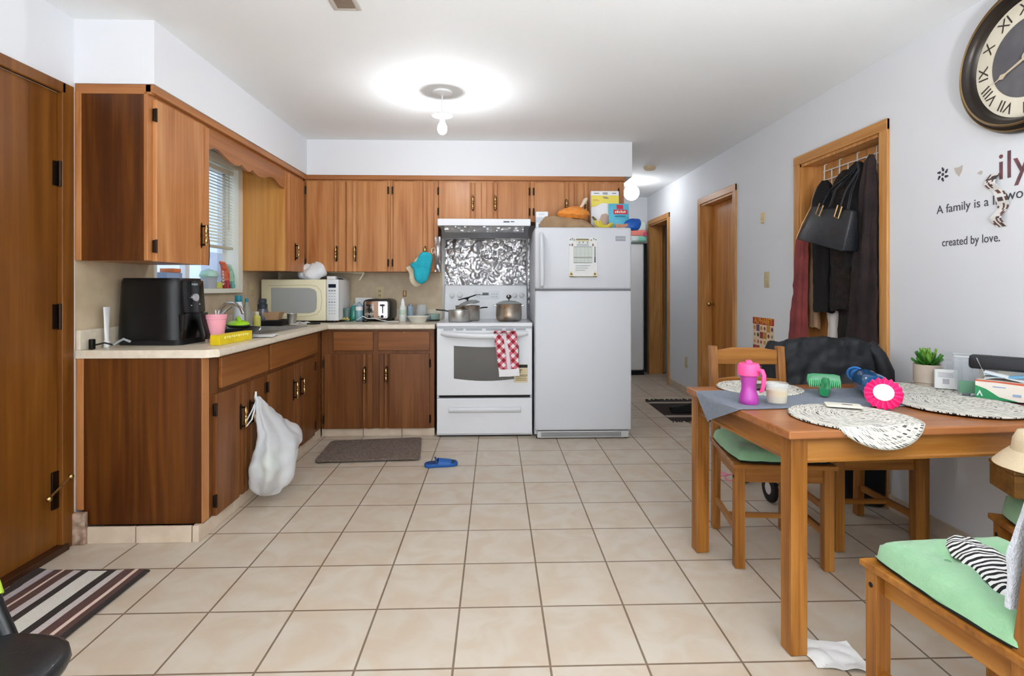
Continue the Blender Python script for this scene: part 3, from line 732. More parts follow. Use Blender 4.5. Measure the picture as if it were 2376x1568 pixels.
# pink cups: three nested
pk = M('pink_plastic', (240, 164, 178), .35)
pc = [(0, 0), (.036, 0), (.0515, .124), (.0545, .126), (.0545, .133), (.0505, .133), (.035, .004), (0, .004)]
for i in range(3):
    o = obj('plastic_cup', B().lathe(pc, seg=28), pk)
    tag(o, ['lowest of the three nested pink plastic cups on the counter', 'middle of the three nested pink plastic cups on the counter', 'topmost of the three nested pink plastic cups, holding cutlery'][i], 'cup', 'nested pink cups', loc=(-1.515, 2.965, Z + .0005 + i * .0085))
for i, (dx, dy, lean) in enumerate(((-.01, .0, .18), (.008, .01, -.12))):
    o = obj('plastic_fork', B().tube([(0, 0, .02), (lean * .05, 0, .08), (lean * .14, .005, .15)], [.003, .0035, .005], 6, flat=.5), white_m)
    tag(o, ['white plastic cutlery handle leaning to the sink in the pink cup', 'white plastic cutlery handle leaning to the room in the pink cup'][i], 'cutlery', 'white plastic cutlery in the pink cup', loc=(-1.515 + dx, 2.965 + dy, Z + .022))
# yellow box
yl = M('yellow_carton', (234, 208, 24), .45, col2=(222, 192, 16), noise_scale=20)
t = thing('food_wrap_box', 'long yellow cardboard box lying along the counter edge', 'box', (-1.425, 2.965, Z), radians(86))
obj('carton', B().hexa([(-.165, -.025, 0), (.16, -.022, 0), (.165, .025, 0), (-.16, .028, 0), (-.165, -.025, .05), (.16, -.024, .052), (.165, .024, .05), (-.16, .026, .052)], bev=.002), yl, t, 0)
c = B()
for i in range(11): c.box(-.12 + i * .022, -.108 + i * .022, -.0268, -.0235, .03 + .004 * (i % 2), .042)
obj('lettering', c, M('yellow_print', (250, 238, 150), .5), t, 0)
# loose papers
for i, (x, y, r, lb) in enumerate(((-1.53, 3.12, .4, 'white paper sheet lying under the pink cups'), (-1.40, 3.30, .2, 'white printed paper sheet lying beside the sink front'))):
    o = obj('paper_sheet', B().grid(lambda u, v: (-.07 + .14 * u, -.09 + .18 * v, .002 + .006 * noise.noise(Vector((u * 3, v * 3, i)))), 6, 6, thick=.0006), paper)
    tag(o, lb, 'paper', loc=(x, y, Z + .003), rot=r)
# black pan with lime item
t = thing('black_bowl', 'wide black bowl standing by the sink behind the yellow box', 'bowl', (-1.52, 3.235, Z + .004))
obj('bowl', B().lathe([(0, 0), (.06, 0), (.105, .03), (.118, .055), (.113, .056), (.1, .033), (.058, .005), (0, .005)], seg=36), M('bowl_black', (20, 22, 22), .25), t)
o = thing('scrub_brush', 'lime green scrub brush with a dark oval base lying on the black bowl', 'brush', (-1.515, 3.22, Z + .062), radians(-60))
obj('base', B().lathe([(0, 0), (.07, .002), (.088, .012), (.085, .016), (0, .018)], seg=32, sx=1.15, sy=.75), M('brush_base', (30, 52, 20), .4), o)
obj('grip', B().lathe([(.084, .012), (.086, .018), (.078, .027), (.06, .035), (.03, .041), (0, .042)], seg=32, sx=1.12, sy=.72).tube([(-.06, 0, .03), (-.04, 0, .046), (0, 0, .053), (.04, 0, .046), (.06, 0, .03)], .013, 10), M('lime_plastic', (158, 214, 28), .35), o)
# bottles at the faucet
def lathe_thing(name, label, cat, loc, parts, group=None, rot=0):
    t = thing(name, label, cat, loc, rot, group)
    for pn, prof, m in parts: obj(pn, B().lathe(prof, seg=24), m, t)
    return t
teal = M('teal_plastic', (40, 134, 150), .35)
lathe_thing('water_bottle', 'slim white bottle with teal cap standing by the faucet', 'bottle', (-1.80, 3.83, Z),
  [('bottle', [(0, 0), (.036, 0), (.038, .01), (.036, .1), (.024, .18), (.019, .2), (0, .2)], M('bottle_white', (228, 234, 236), .3)), ('cap', [(0, .195), (.022, .195), (.0235, .2), (.0235, .232), (.02, .24), (0, .242)], teal)])
lathe_thing('dish_soap_bottle', 'grey tapering soap bottle behind the teal-capped bottle', 'bottle', (-1.79, 3.93, Z),
  [('bottle', [(0, 0), (.04, 0), (.042, .02), (.035, .12), (.018, .17), (.014, .19), (0, .19)], M('soap_grey', (150, 146, 134), .3)), ('cap', [(0, .188), (.013, .188), (.012, .215), (0, .218)], teal)])
lathe_thing('soap_pump', 'small yellow soap bottle against the splashback beside the tumbler', 'bottle', (-1.80, 4.12, Z),
  [('bottle', [(0, 0), (.026, 0), (.028, .02), (.026, .075), (.012, .09), (0, .09)], M('soap_yellow', (226, 216, 110), .3)), ('cap', [(0, .088), (.014, .088), (.014, .112), (0, .114)], M('soap_cap', (240, 236, 210), .4))])
lathe_thing('tumbler', 'dark grey drinking bottle with black lid behind the cardboard tray', 'bottle', (-1.80, 4.22, Z),
  [('bottle', [(0, 0), (.036, 0), (.04, .01), (.042, .1), (.038, .13), (0, .13)], M('tumbler_smoke', (96, 100, 108), .15, coat=.5)), ('lid', [(0, .128), (.034, .128), (.036, .14), (.036, .165), (.028, .17), (.03, .2), (.024, .208), (0, .21)], M('lid_slate', (48, 58, 66), .4))])
# black tray + kraft tray + steel cup
o = obj('black_tray', B().lathe([(0, 0), (.1, 0), (.122, .035), (.125, .036), (.125, .04), (.119, .04), (.098, .006), (0, .006)], seg=4, sx=1.25, sy=1.0).xf(RZ(pi / 4)), M('tray_black', (22, 22, 24), .3), None, 20)
tag(o, 'shallow black plastic tray in front of the microwave', 'tray', loc=(-1.72, 4.245, Z + .004), rot=.15)
c = B()
def frus(c, a, bq, h0, h1, w, mi=0):
    P = [(-a, -bq, h0), (a, -bq, h0), (a, bq, h0), (-a, bq, h0), (-a - w, -bq - w, h1), (a + w, -bq - w, h1), (a + w, bq + w, h1), (-a - w, bq + w, h1)]
    v = [c.bm.verts.new(p) for p in P]
    for q in ((3, 2, 1, 0), (0, 1, 5, 4), (1, 2, 6, 5), (2, 3, 7, 6), (3, 0, 4, 7)): c._face([v[i] for i in q], mi)
frus(c, .062, .05, 0, .058, .016)
bmesh.ops.solidify(c.bm, geom=list(c.bm.faces), thickness=.0015)
o = obj('food_tray', c, M('kraft_card', (198, 160, 120), .7, col2=(184, 146, 106), noise_scale=14), None, 0)
tag(o, 'brown kraft cardboard food tray sitting in the black tray', 'food tray', loc=(-1.745, 4.25, Z + .044), rot=.1)
lathe_thing('steel_cup', 'stainless steel cup beside the sink in front of the microwave', 'cup', (-1.585, 4.245, Z + .004), [('cup', [(0, 0), (.03, 0), (.038, .085), (.0395, .087), (.0365, .087), (.029, .004), (0, .004)], steel)])
c = B().tube([(-.1, 0, .006), (0, .004, .007), (.02, .005, .008)], [.005, .006, .006], 6, 0).tube([(.02, .005, .008), (.08, .01, .008), (.12, .014, .009)], [.006, .008, .007], 8, 1)
o = obj('kitchen_knife', c, [steel, black]); tag(o, 'knife with black handle lying at the sink corner', 'knife', loc=(-1.48, 4.21, Z + .005), rot=.35)
o = obj('cleaning_rag', B().grid(lambda u, v: (-.09 + .18 * u, -.04 + .08 * v, .006 + .022 * abs(noise.noise(Vector((u * 4, v * 4, 2))))), 14, 8, thick=.002), M('rag', (226, 226, 224), .9)); tag(o, 'crumpled white rag lying between sink and microwave', 'rag', loc=(-1.59, 4.38, Z + .002), rot=.2)

# microwave
t = thing('microwave', 'cream microwave oven in the counter corner with a plastic bag on top', 'microwave', (-1.63, 4.55, Z))
mc = cream
c = B().prism([(-.315, .02), (.315, .02), (.315, .36), (-.315, .36)], 'y', .02, .36, bev=.012); obj('case', c, white_m, t, 40)
c = B().box(-.32, .215, -.012, .022, .016, .362, bev=.01); df = obj('door', c, mc, t, 40)
obj('window', B().prism([(-.235, .085), (-.2, .08), (.08, .08), (.12, .09), (.138, .115), (.142, .19), (.138, .255), (.12, .278), (.08, .29), (-.2, .292), (-.235, .29)], 'y', -.0145, -.011), M('microwave_mesh', (168, 170, 166), .3), df, 0)
arc = [(-.26, .31), (.08, .315), (.14, .305), (.172, .27), (.184, .19), (.172, .11), (.14, .07), (.08, .055), (-.26, .05)]
obj('groove', B().tube([(x, -.0115, z) for x, z in arc], .0025, 6), M('groove_cream', (206, 196, 156), .5), df)
c = B().box(.217, .32, -.012, .022, .016, .362, bev=.008); pn = obj('control_panel', c, M('panel_pale', (230, 232, 232), .35), t, 40)
obj('display', B().box(.236, .298, -.0135, -.0115, .292, .322, bev=.0004), M('display_navy', (24, 34, 48), .2), pn, 0)
c = B()
for r_ in range(9):
    for q in range(3 if r_ != 1 else 4):
        x = .238 + q * (.021 if r_ != 1 else .0155); z = .268 - r_ * .024
        c.box(x, x + (.013 if r_ else .015), -.0133, -.0115, z - (.004 if r_ else .006), z + .004, 1 if r_ in (0, 4) else 0)
obj('buttons', c, [M('btn_pale', (184, 190, 198), .5), M('btn_dark', (110, 118, 132), .5)], pn, 0)
for x in (-.27, .27):
    for y in (.05, .32): obj('foot', B().lathe([(0, 0), (.016, 0), (.016, .021), (0, .021)], (x, y, 0)), black, t)
def blob_bag(name, label, cat, loc, fn, m, nu=40, nv=24, jit=(.012, 14), **k):
    c = B(); c.grid(fn, nu, nv, wrap=True)
    c.jitter(*jit); o = obj(name, c, m, None, 25); return tag(o, label, cat, loc=loc, **k)
def crumpled(rx, ry, rz, px=.0, pz=0.):
    def f(u, v):
        a = 2 * pi * u; h = v; r = sin(pi * (.12 + .88 * v)) ** .7 if v < 1 else 0
        k = 1 + .25 * abs(noise.noise(Vector((cos(a) * 1.7, sin(a) * 1.7, v * 2 + px))))
        return (rx * r * k * cos(a) + px * v, ry * r * k * sin(a), rz * (1 - cos(pi * h)) / 2 * k + .001)
    return f
blob_bag('plastic_bag', 'crumpled white plastic bag lying on the microwave', 'plastic bag', (-1.60, 4.70, Z + .364), crumpled(.125, .09, .135, .03), bag_w, jit=(.022, 13))
o = obj('small_box', B().box(-.035, .035, -.03, .03, 0, .028, bev=.002), white_m); tag(o, 'small white box on the right end of the microwave', 'box', loc=(-1.40, 4.66, Z + .362))
o = obj('cloth', B().grid(lambda u, v: (-.05 + .1 * u + .02 * v, -.05 + .1 * v, .02 * sin(pi * u) * (1 - v) + .004 * noise.noise(Vector((u * 5, v * 5, 0)))), 10, 10, thick=.002), M('pale_cloth', (212, 214, 212), .9)); tag(o, 'pale folded cloth over the back corner of the microwave', 'cloth', loc=(-1.37, 4.80, Z + .364))
# under-cabinet paper holder
t = thing('paper_towel_holder', 'cream paper towel holder fixed under the wall cabinet', 'holder', (-1.26, 4.84, 1.334))
obj('bracket', B().prism([(0, 0), (.10, 0), (.06, -.07), (.045, -.07), (.08, -.012), (0, -.012)], 'y', -.02, -.006, bev=.002), cream, t, 0)
obj('plate', B().box(-.22, .1, -.04, .06, -.006, 0, bev=.001), cream, t, 0)
# bottles by the toaster
gt = glass('bottle_green', (120, 200, 176), .08, .55); gb = glass('bottle_blue', (170, 208, 222), .08, .5)
lathe_thing('drinking_glass', 'dark grey-green patterned tumbler beside the microwave', 'cup', (-1.285, 4.70, Z), [('cup', [(0, 0), (.025, 0), (.029, .115), (.0275, .117), (.024, .004), (0, .004)], M('cup_greygreen', (104, 122, 116), .3, col2=(70, 96, 92), noise_scale=50))])
lathe_thing('water_bottle', 'teal green bottle with dark teal lid between grey tumbler and blue bottle', 'bottle', (-1.237, 4.735, Z), [('bottle', [(0, 0), (.028, 0), (.031, .012), (.031, .085), (.027, .1), (0, .1)], M('bottle_teal', (46, 138, 116), .2, coat=.4)), ('lid', [(0, .098), (.028, .098), (.028, .118), (.018, .135), (0, .138)], M('lid_teal', (46, 128, 122), .4))])
t = lathe_thing('water_bottle', 'pale blue bottle with white band and grey carry loop left of the toaster', 'bottle', (-1.183, 4.72, Z), [('bottle', [(0, 0), (.030, 0), (.033, .01), (.033, .1), (0, .1)], M('bottle_paleblue', (128, 170, 180), .2, coat=.4)), ('band', [(.0, .095), (.0345, .095), (.0345, .128), (0, .128)], white_m), ('neck', [(0, .128), (.028, .128), (.014, .155), (0, .158)], M('neck_grey', (160, 178, 188), .3))])
obj('carry_loop', B().tube([(-.03, 0, .125), (-.012, 0, .15), (0, 0, .166), (.012, 0, .15), (.036, 0, .122)], .004, 8), M('loop_slate', (104, 124, 140), .5), t)
o = obj('cutting_board', B().prism(rrect(-.075, .075, 0, .2, .01), 'y', -.006, .006, bev=.002).xf(RX(radians(-9))), white_m); tag(o, 'white board leaning on the splashback behind the bottles', 'cutting board', loc=(-1.2, 4.91, Z + .003))
c = B().lathe([(0, 0), (.05, 0), (.055, .05), (.045, .12), (.02, .15), (0, .155)], seg=20, sy=.5); c.jitter(.006, 30)
o = obj('storage_bag', c, glass('bag_film', (232, 240, 240), .2, .45)); tag(o, 'clear plastic bag standing behind the green bottle', 'bag', loc=(-1.235, 4.82, Z + .001))
c = B().grid(lambda u, v: (.03 * (u - .5) * 2, .02 * (v - .5) * 2, .012 + .022 * abs(sin(u * 7)) * (1 - abs(v - .5))), 10, 6, thick=.002); c.jitter(.004, 40)
o = obj('banana_peel', c, M('peel_yellow', (222, 196, 96), .6)); tag(o, 'small yellow fruit peel lying in front of the green bottle', 'peel', loc=(-1.272, 4.63, Z + .003))
# toaster
t = thing('toaster', 'four-slice toaster with chrome front and black sides', 'toaster', (-1.03, 4.675, Z), radians(-3))
pr = rrect(-.115, .115, 0.012, .19, .035)
obj('body', B().prism(pr, 'y', .008, .27, bev=.004), black, t, 40)
ft = obj('front_plate', B().prism(rrect(-.1, .1, .022, .176, .015), 'y', -.002, .01, bev=.002), chrome, t, 40)
obj('centre_band', B().box(-.02, .02, -.004, 0, .024, .172), M('copper_band', (196, 164, 140), .35, .6), ft, 0)
for s in (-1, 1):
    obj('slot', B().box(s * .058 - .005, s * .058 + .005, -.0035, 0, .07, .15), dark, ft, 0)
    obj('lever', B().box(s * .058 - .02, s * .058 + .02, -.022, -.002, .135, .148, bev=.003), black, ft)
    obj('dial', B().lathe([(0, 0), (.013, 0), (.012, -.012), (0, -.013)], (s * .055, -.002, .045), 'y', 16), black, ft)
    for k in (-1, 1): obj('button', B().lathe([(0, 0), (.005, 0), (.004, -.004), (0, -.005)], (s * .055 + k * .03, -.002, .045), 'y', 10), black, ft)
for x in (-.06, .06): obj('bread_slot', B().box(x - .016, x + .016, .03, .25, .1885, .193, bev=.001), M('slot_steel', (90, 88, 86), .4, .7), t, 0)
c = B()
for x in (-.09, .09):
    for y in (.03, .24): c.lathe([(0, 0), (.01, 0), (.01, .014), (0, .014)], (x, y, 0), seg=10)
obj('feet', c, black, t)
o = obj('cable', B().tube([(-.18, .0, .004), (-.13, -.02, .03), (-.1, -.03, .05), (-.06, -.035, .03), (0, -.03, .03), (.06, -.035, .015), (.12, -.03, .004), (.2, -.025, .004)], .0035, 8), white_m); tag(o, 'thin white charging cable trailing across the counter before the toaster', 'cable', loc=(-1.03, 4.65, Z))
o = obj('cable', B().tube([(-.12, .02, .005), (-.09, .0, .02), (-.05, -.02, .008), (-.015, .0, .008), (-.005, .0, .01)], .0032, 8).box(-.012, .028, -.012, .012, 0, .02, 0, .003), black); tag(o, 'black cable with plug curled at the left foot of the toaster', 'cable', loc=(-1.12, 4.62, Z))
# right of the toaster
t = thing('spray_bottle', 'white squeeze bottle with pointed cap right of the toaster', 'bottle', (-.805, 4.70, Z))
obj('bottle', B().lathe([(0, 0), (.028, 0), (.031, .01), (.030, .12), (.02, .14), (0, .141)], seg=24), M('bottle_milky', (226, 230, 224), .35), t)
obj('cap', B().lathe([(0, .139), (.019, .14), (.017, .17), (.008, .195), (.003, .2), (0, .2)], seg=20), white_m, t)
obj('label', B().lathe([(.0305, .06), (.0312, .062), (.031, .1), (.0302, .102)], seg=24), M('label_green', (196, 214, 196), .5), t)
lathe_thing('lotion_bottle', 'grey-blue bottle half hidden behind the white squeeze bottle', 'bottle', (-.757, 4.80, Z), [('bottle', [(0, 0), (.026, 0), (.028, .01), (.028, .13), (0, .132)], M('bottle_greyblue', (150, 172, 188), .35)), ('cap', [(0, .13), (.02, .131), (.02, .145), (0, .146)], grey_p)])
lathe_thing('glass_jar', 'clear glass jar against the splashback left of the range', 'jar', (-.665, 4.86, Z), [('jar', [(0, 0), (.05, 0), (.054, .01), (.054, .1), (.046, .125), (.047, .14), (.043, .14), (.042, .126), (.05, .1), (.05, .008), (0, .006)], clear)])
c = B(); c.lathe([(0, .0), (.055, 0), (.085, .045), (.098, .05), (.098, .053), (.083, .049), (.053, .004), (0, .004)], seg=8, sx=1.05, sy=.8)
o = obj('serving_bowl', c, M('bowl_white', (238, 236, 226), .35)); tag(o, 'white eight-sided bowl at the counter edge left of the range', 'bowl', loc=(-.655, 4.58, Z))
t = lathe_thing('food_container', 'small glass container with dark base right of the white bowl', 'container', (-.545, 4.76, Z), [('base', [(0, 0), (.05, 0), (.056, .012), (0, .013)], M('base_dark', (52, 56, 58), .4)), ('body', [(0, .013), (.05, .013), (.055, .06), (.053, .062), (.049, .016), (0, .015)], glass('container_green', (200, 220, 214), .05, .4))])
o = obj('foil_wrap', B().sphere((0, 0, .03), .03, (1.2, .9, 1), 14), M('wrap_blue', (70, 110, 130), .3, .5, col2=(180, 190, 196), noise_scale=60)); tag(o, 'small crinkled blue and silver wrapper behind the white bowl', 'wrapper', loc=(-.60, 4.72, Z + .002))
# oven mitts hanging from the cabinet door handle
def mitt_outline():
    return [(-.05, 0), (-.058, -.06), (-.066, -.10), (-.092, -.105), (-.11, -.12), (-.108, -.14), (-.085, -.15), (-.07, -.165), (-.065, -.20), (-.05, -.235), (-.02, -.26), (.015, -.262), (.042, -.24), (.055, -.2), (.058, -.12), (.055, -.06), (.052, 0)]
def mitt(name, label, m, loc, ry, sc=1., m2=None):
    t = thing(name, label, 'oven mitt', loc)
    pts = mitt_outline(); n = len(pts)
    c = B(); cx = sum(p[0] for p in pts) / n; cz = sum(p[1] for p in pts) / n
    rings = []
    for k, (s_, dy) in enumerate(((.55, -.024), (.86, -.020), (1., -.008), (1., .008), (.86, .018), (.55, .02))):
        rings.append([c.bm.verts.new(((cx + (p[0] - cx) * s_) * sc, dy * sc, (cz + (p[1] - cz) * s_) * sc)) for p in pts])
    for A, C in zip(rings, rings[1:]):
        for i in range(n): c._face([A[i], A[(i + 1) % n], C[(i + 1) % n], C[i]], 0)
    c._face(rings[0], 0); c._face(list(reversed(rings[-1])), 0)
    bmesh.ops.recalc_face_normals(c.bm, faces=c.bm.faces[:])
    c.xf(RY(ry)); obj('mitt', c, m, t, 60, 1)
    lp = B().tube([(.045 * sc, 0, -.01), (.06 * sc, -.004, .02), (.05 * sc, -.006, .045), (.03 * sc, -.004, .03), (.035 * sc, 0, -.005)], .004, 6).xf(RY(ry)); obj('hanging_loop', lp, m2 or m, t)
    return t
quilt = M('turquoise_quilt', (36, 178, 196), .8, col2=(28, 160, 180), noise_scale=18, bump=.8, bump_scale=45)
beige_q = M('beige_quilt', (220, 204, 176), .85, bump=.6, bump_scale=45)
mitt('oven_mitt', 'beige oven mitt hanging half hidden behind the turquoise mitt', beige_q, (-.628, 4.655, 1.47), radians(14), 1.05)
mitt('oven_mitt', 'turquoise quilted oven mitt hanging from the cabinet next to the range', quilt, (-.582, 4.60, 1.505), radians(12), 1.08, beige_q)
# wall plates
def plate(name, label, loc, rot, w=.035, h=.058, kind='outlet', m=None):
    t = thing(name, label, kind, loc, rot)
    obj('plate', B().box(-w, w, -.006, 0, -h, h, bev=.002), m or beige_pl, t, 40)
    return t
beige_pl = M('beige_plate', (206, 190, 150), .45)
t = plate('wall_outlet', 'beige double outlet in the splashback above the toaster', (-1.063, YB - .004, 1.145), 0)
for z in (-.02, .02): obj('socket', B().prism(rrect(-.014, .014, z - .014, z + .014, .006), 'y', -.008, -.005).box(-.007, -.004, -.0085, -.0079, z - .005, z + .006, 1).box(.004, .007, -.0085, -.0079, z - .005, z + .006, 1), [M('outlet_face', (188, 170, 130), .4), dark], t, 0)
t = plate('cable_hook', 'tiny brown bracket on the splashback right of the outlet', (-.835, YB - .004, 1.142), 0, .017, .028, 'hook', M('hook_brown', (150, 96, 40), .5))
obj('slot', B().box(-.008, .008, -.0075, -.005, -.018, .022), M('hook_pale', (206, 186, 140), .5), t, 0)
t = plate('switch_plate', 'beige switch plate on the window wall behind the tumbler', (XL + .004, 4.43, 1.19), pi / 2, .035, .058, 'switch')
obj('toggle', B().box(-.006, .006, -.014, -.005, -.012, .012, bev=.002), beige_pl, t)
# window sill things
zs = WZ0 + .004
t = thing('food_container', 'clear plastic tub with orange lid on the window sill', 'container', (XL - .04, 3.42, zs))
obj('tub', B().box(-.04, .04, -.1, .06, 0, .1, bev=.006), glass('tub_blue', (190, 204, 222), .1, .5), t)
obj('lid', B().box(-.043, .043, -.04, .04, .1, .125, bev=.004), M('lid_orange', (240, 140, 84), .4), t)
t = thing('plastic_tub', 'grey tub with a mint green scoop on the window sill', 'tub', (XL - .035, 3.86, zs))
obj('tub', B().lathe([(0, 0), (.045, 0), (.055, .09), (.053, .092), (.043, .004), (0, .004)], seg=24), M('tub_grey', (170, 174, 180), .4), t)
obj('scoop', B().lathe([(0, .14), (.05, .12), (.062, .085), (.04, .07), (0, .07)], seg=24, sy=1.1).box(-.02, .02, -.09, -.04, .085, .1, bev=.004), M('mint_plastic', (178, 220, 202), .4), t)
o = obj('sponge', B().box(-.015, .015, -.03, .03, 0, .045, bev=.006), M('sponge_yellow', (218, 220, 110), .9, bump=.5, bump_scale=200)); tag(o, 'yellow sponge standing on the window sill', 'sponge', loc=(XL - .03, 3.985, zs))
def spiky(name, label, loc, cols, s=1.):
    t = thing(name, label, 'toy', loc)
    spine = [(0, .02, .0), (0, .015, .045), (0, 0, .085), (0, -.01, .125), (0, -.03, .155), (0, -.065, .165)]
    obj('body', B().tube([(x * s, y * s, z * s) for x, y, z in spine], [.012 * s, .02 * s, .026 * s, .022 * s, .018 * s, .008 * s], 12), cols[0], t)
    c = B()
    for i in range(7):
        z = .02 + i * .02; c.prism([(-.018 * s + (.004 * i) * s * 0 - .01 * s, z * s), (-.034 * s, (z + .012) * s), (-.012 * s, (z + .016) * s)], 'x', -.004, .004)
    obj('spikes', c, cols[1], t, 0)
    obj('tail', B().tube([(0, .02 * s, .04 * s), (0, .045 * s, .02 * s), (0, .06 * s, .003)], [.014 * s, .01 * s, .004 * s], 10), cols[2], t)
    for k in (-1, 1): obj('leg', B().tube([(k * .012 * s, .0, .05 * s), (k * .018 * s, -.004, .0)], [.012 * s, .009 * s], 8), cols[2], t)
    return t
spiky('spiked_toy', 'red and orange spiky toy figure on the window sill', (XL - .02, 4.06, zs), [M('toy_red', (214, 66, 40), .4, col2=(238, 150, 110), noise_scale=25), white_m, M('toy_crimson', (180, 40, 50), .4)], 1.15)
spiky('spiked_toy', 'mint green spiky toy figure at the right end of the window sill', (XL - .02, 4.14, zs), [M('toy_mint', (130, 200, 184), .4, col2=(200, 226, 190), noise_scale=25), white_m, M('toy_teal', (104, 178, 168), .4)], 1.05)
o = obj('plastic_pouch', B().grid(lambda u, v: (.004 + .006 * noise.noise(Vector((u * 3, v * 3, 0))), -.15 + .3 * u, .26 * v), 14, 10), glass('pouch_film', (222, 228, 238), .15, .4)); tag(o, 'clear plastic pouch leaning on the window pane', 'pouch', loc=(XL - .08, 3.98, zs + .002))
# carrier bag on the base cabinet handle
def carrier(u, v):
    a = 2 * pi * u
    z = .53 * (1 - v) + .17 * max(0, sin(a)) * v * min(1, v * 1.2)
    # local: y along the cabinet front, x out from it
    w = (.012 + .225 * min(1, v / .62) ** 1.1) * (1 - .78 * max(0, (v - .66) / .34) ** 1.5)
    dp = (.008 + .105 * min(1, v / .7) ** 1.1) * (1 - .45 * max(0, (v - .75) / .25) ** 2)
    k = 1 + .09 * sin(6 * a + 3 * v) * (1 - v * .5) + .05 * noise.noise(Vector((cos(a) * 2, sin(a) * 2, v * 4)))
    cy = .02 + .10 * min(1, v / .7) - .13 * max(0, (v - .6) / .4)
    return (max(.006 + .004 * sin(9 * a), .085 * min(1, v * 2) + dp * k * cos(a) + .02), cy + w * k * sin(a), z)
t = thing('plastic_bag', 'white plastic carrier bag hanging full from a base cabinet handle', 'plastic bag', (LX + .03, 3.075, .05))
c = B().grid(carrier, 72, 40, wrap=True); c.jitter(.016, 9); c.jitter(.008, 22)
bg_m = M('bag_film_white', (234, 236, 238), .35, alpha=.58, bump=.25, bump_scale=30)
obj('bag', c, bg_m, t, 60)
c = B().tube([(.02, .02, .52), (.015, -.03, .47), (.02, -.11, .43)], [.006, .004, .003], 6).tube([(.02, .01, .50), (.02, -.05, .42), (.02, -.11, .40)], [.005, .004, .003], 6).tube([(.03, .02, .47), (.01, .02, .53), (.008, .03, .56)], [.01, .008, .005], 6)
obj('bag_handle', c, bag_w, t)
obj('paper_sheet', B().box(.11, .115, .03, .19, .20, .34), paper, t, 0)
obj('green_wrapper', B().sphere((.075, .13, .16), .085, (.55, 1., 1.1), 18).sphere((.07, .03, .13), .07, (.6, .9, 1.2), 14), M('pale_green_wrap', (206, 218, 180), .5, bump=.4, bump_scale=30), t)
# ------------------------------------------------------------------ pots on the range (cooktop top z .918)
ZS = .9195
stain = M('stained_steel', (206, 204, 200), .3, .9, col2=(172, 138, 98), noise_scale=9)
t = thing('saucepan', 'small steel saucepan with black handle on the left front burner', 'saucepan', (-.30, 4.44, ZS))
obj('pan', B().lathe([(0, 0), (.082, 0), (.088, .008), (.088, .092), (.091, .095), (.085, .095), (.084, .008), (0, .006)], seg=36), steel, t)
obj('handle', B().tube([(-.085, .0, .084), (-.12, .0, .092), (-.19, 0, .098)], [.008, .011, .01], 10, flat=.6), black, t)
t = thing('cooking_pot', 'steel pot on the left rear burner with a lid resting askew', 'pot', (-.24, 4.64, ZS))
obj('pot', B().lathe([(0, 0), (.098, 0), (.105, .01), (.105, .12), (.108, .124), (.102, .124), (.1, .01), (0, .006)], seg=36), stain, t)
obj('handle', B().tube([(.1, 0, .1), (.13, 0, .108), (.17, -.01, .11)], [.007, .01, .009], 10, flat=.6), black, t)
t = thing('pot_lid', 'glass pot lid with black knob lying tilted on the rear pot', 'lid', (-.23, 4.60, ZS + .135))
tm = RY(radians(-14))
obj('dome', B().lathe([(.098, 0), (.1, .004), (.07, .022), (.03, .032), (0, .034)], seg=32, mat=tm), glass('lid_glass', (190, 194, 192), .1, .55), t)
obj('rim', B().lathe([(.094, -.004), (.1, -.004), (.101, .004), (.094, .004), (.094, -.004)], seg=32, mat=tm), steel, t)
obj('knob', B().lathe([(0, .03), (.008, .034), (.007, .045), (.022, .05), (.02, .062), (0, .064)], seg=16, mat=tm), black, t)
o = obj('spatula', B().tube([(-.09, 0, .0), (0, 0, .022), (.06, 0, .042)], [.005, .006, .005], 8).box(.05, .13, -.025, .025, .04, .044, bev=.001), black_m); tag(o, 'black kitchen spatula lying across the tilted pot lid', 'spatula', loc=(-.225, 4.55, ZS + .175), rot=.2)
t = thing('cooking_pot', 'stained steel stockpot with glass lid on the right burner', 'pot', (.112, 4.56, ZS))
obj('pot', B().lathe([(0, 0), (.095, 0), (.106, .012), (.110, .05), (.108, .135), (.112, .140), (.106, .14), (.104, .02), (0, .008)], seg=40), stain, t)
for s in (-1, 1): obj('handle', B().tube([(s * .105, -.03, .125), (s * .125, -.03, .132), (s * .13, 0, .134), (s * .125, .03, .132), (s * .105, .03, .125)], .006, 8), steel, t)
t = thing('pot_lid', 'glass lid with round steel knob on the stockpot', 'lid', (.112, 4.56, ZS + .141))
obj('dome', B().lathe([(.106, 0), (.108, .003), (.09, .014), (.05, .026), (0, .03)], seg=36), MATS['lid_glass'], t)
obj('knob', B().lathe([(0, .028), (.006, .03), (.006, .04), (.02, .05), (.024, .06), (.018, .074), (0, .08)], seg=18), M('knob_steel', (120, 116, 112), .25, .9), t)
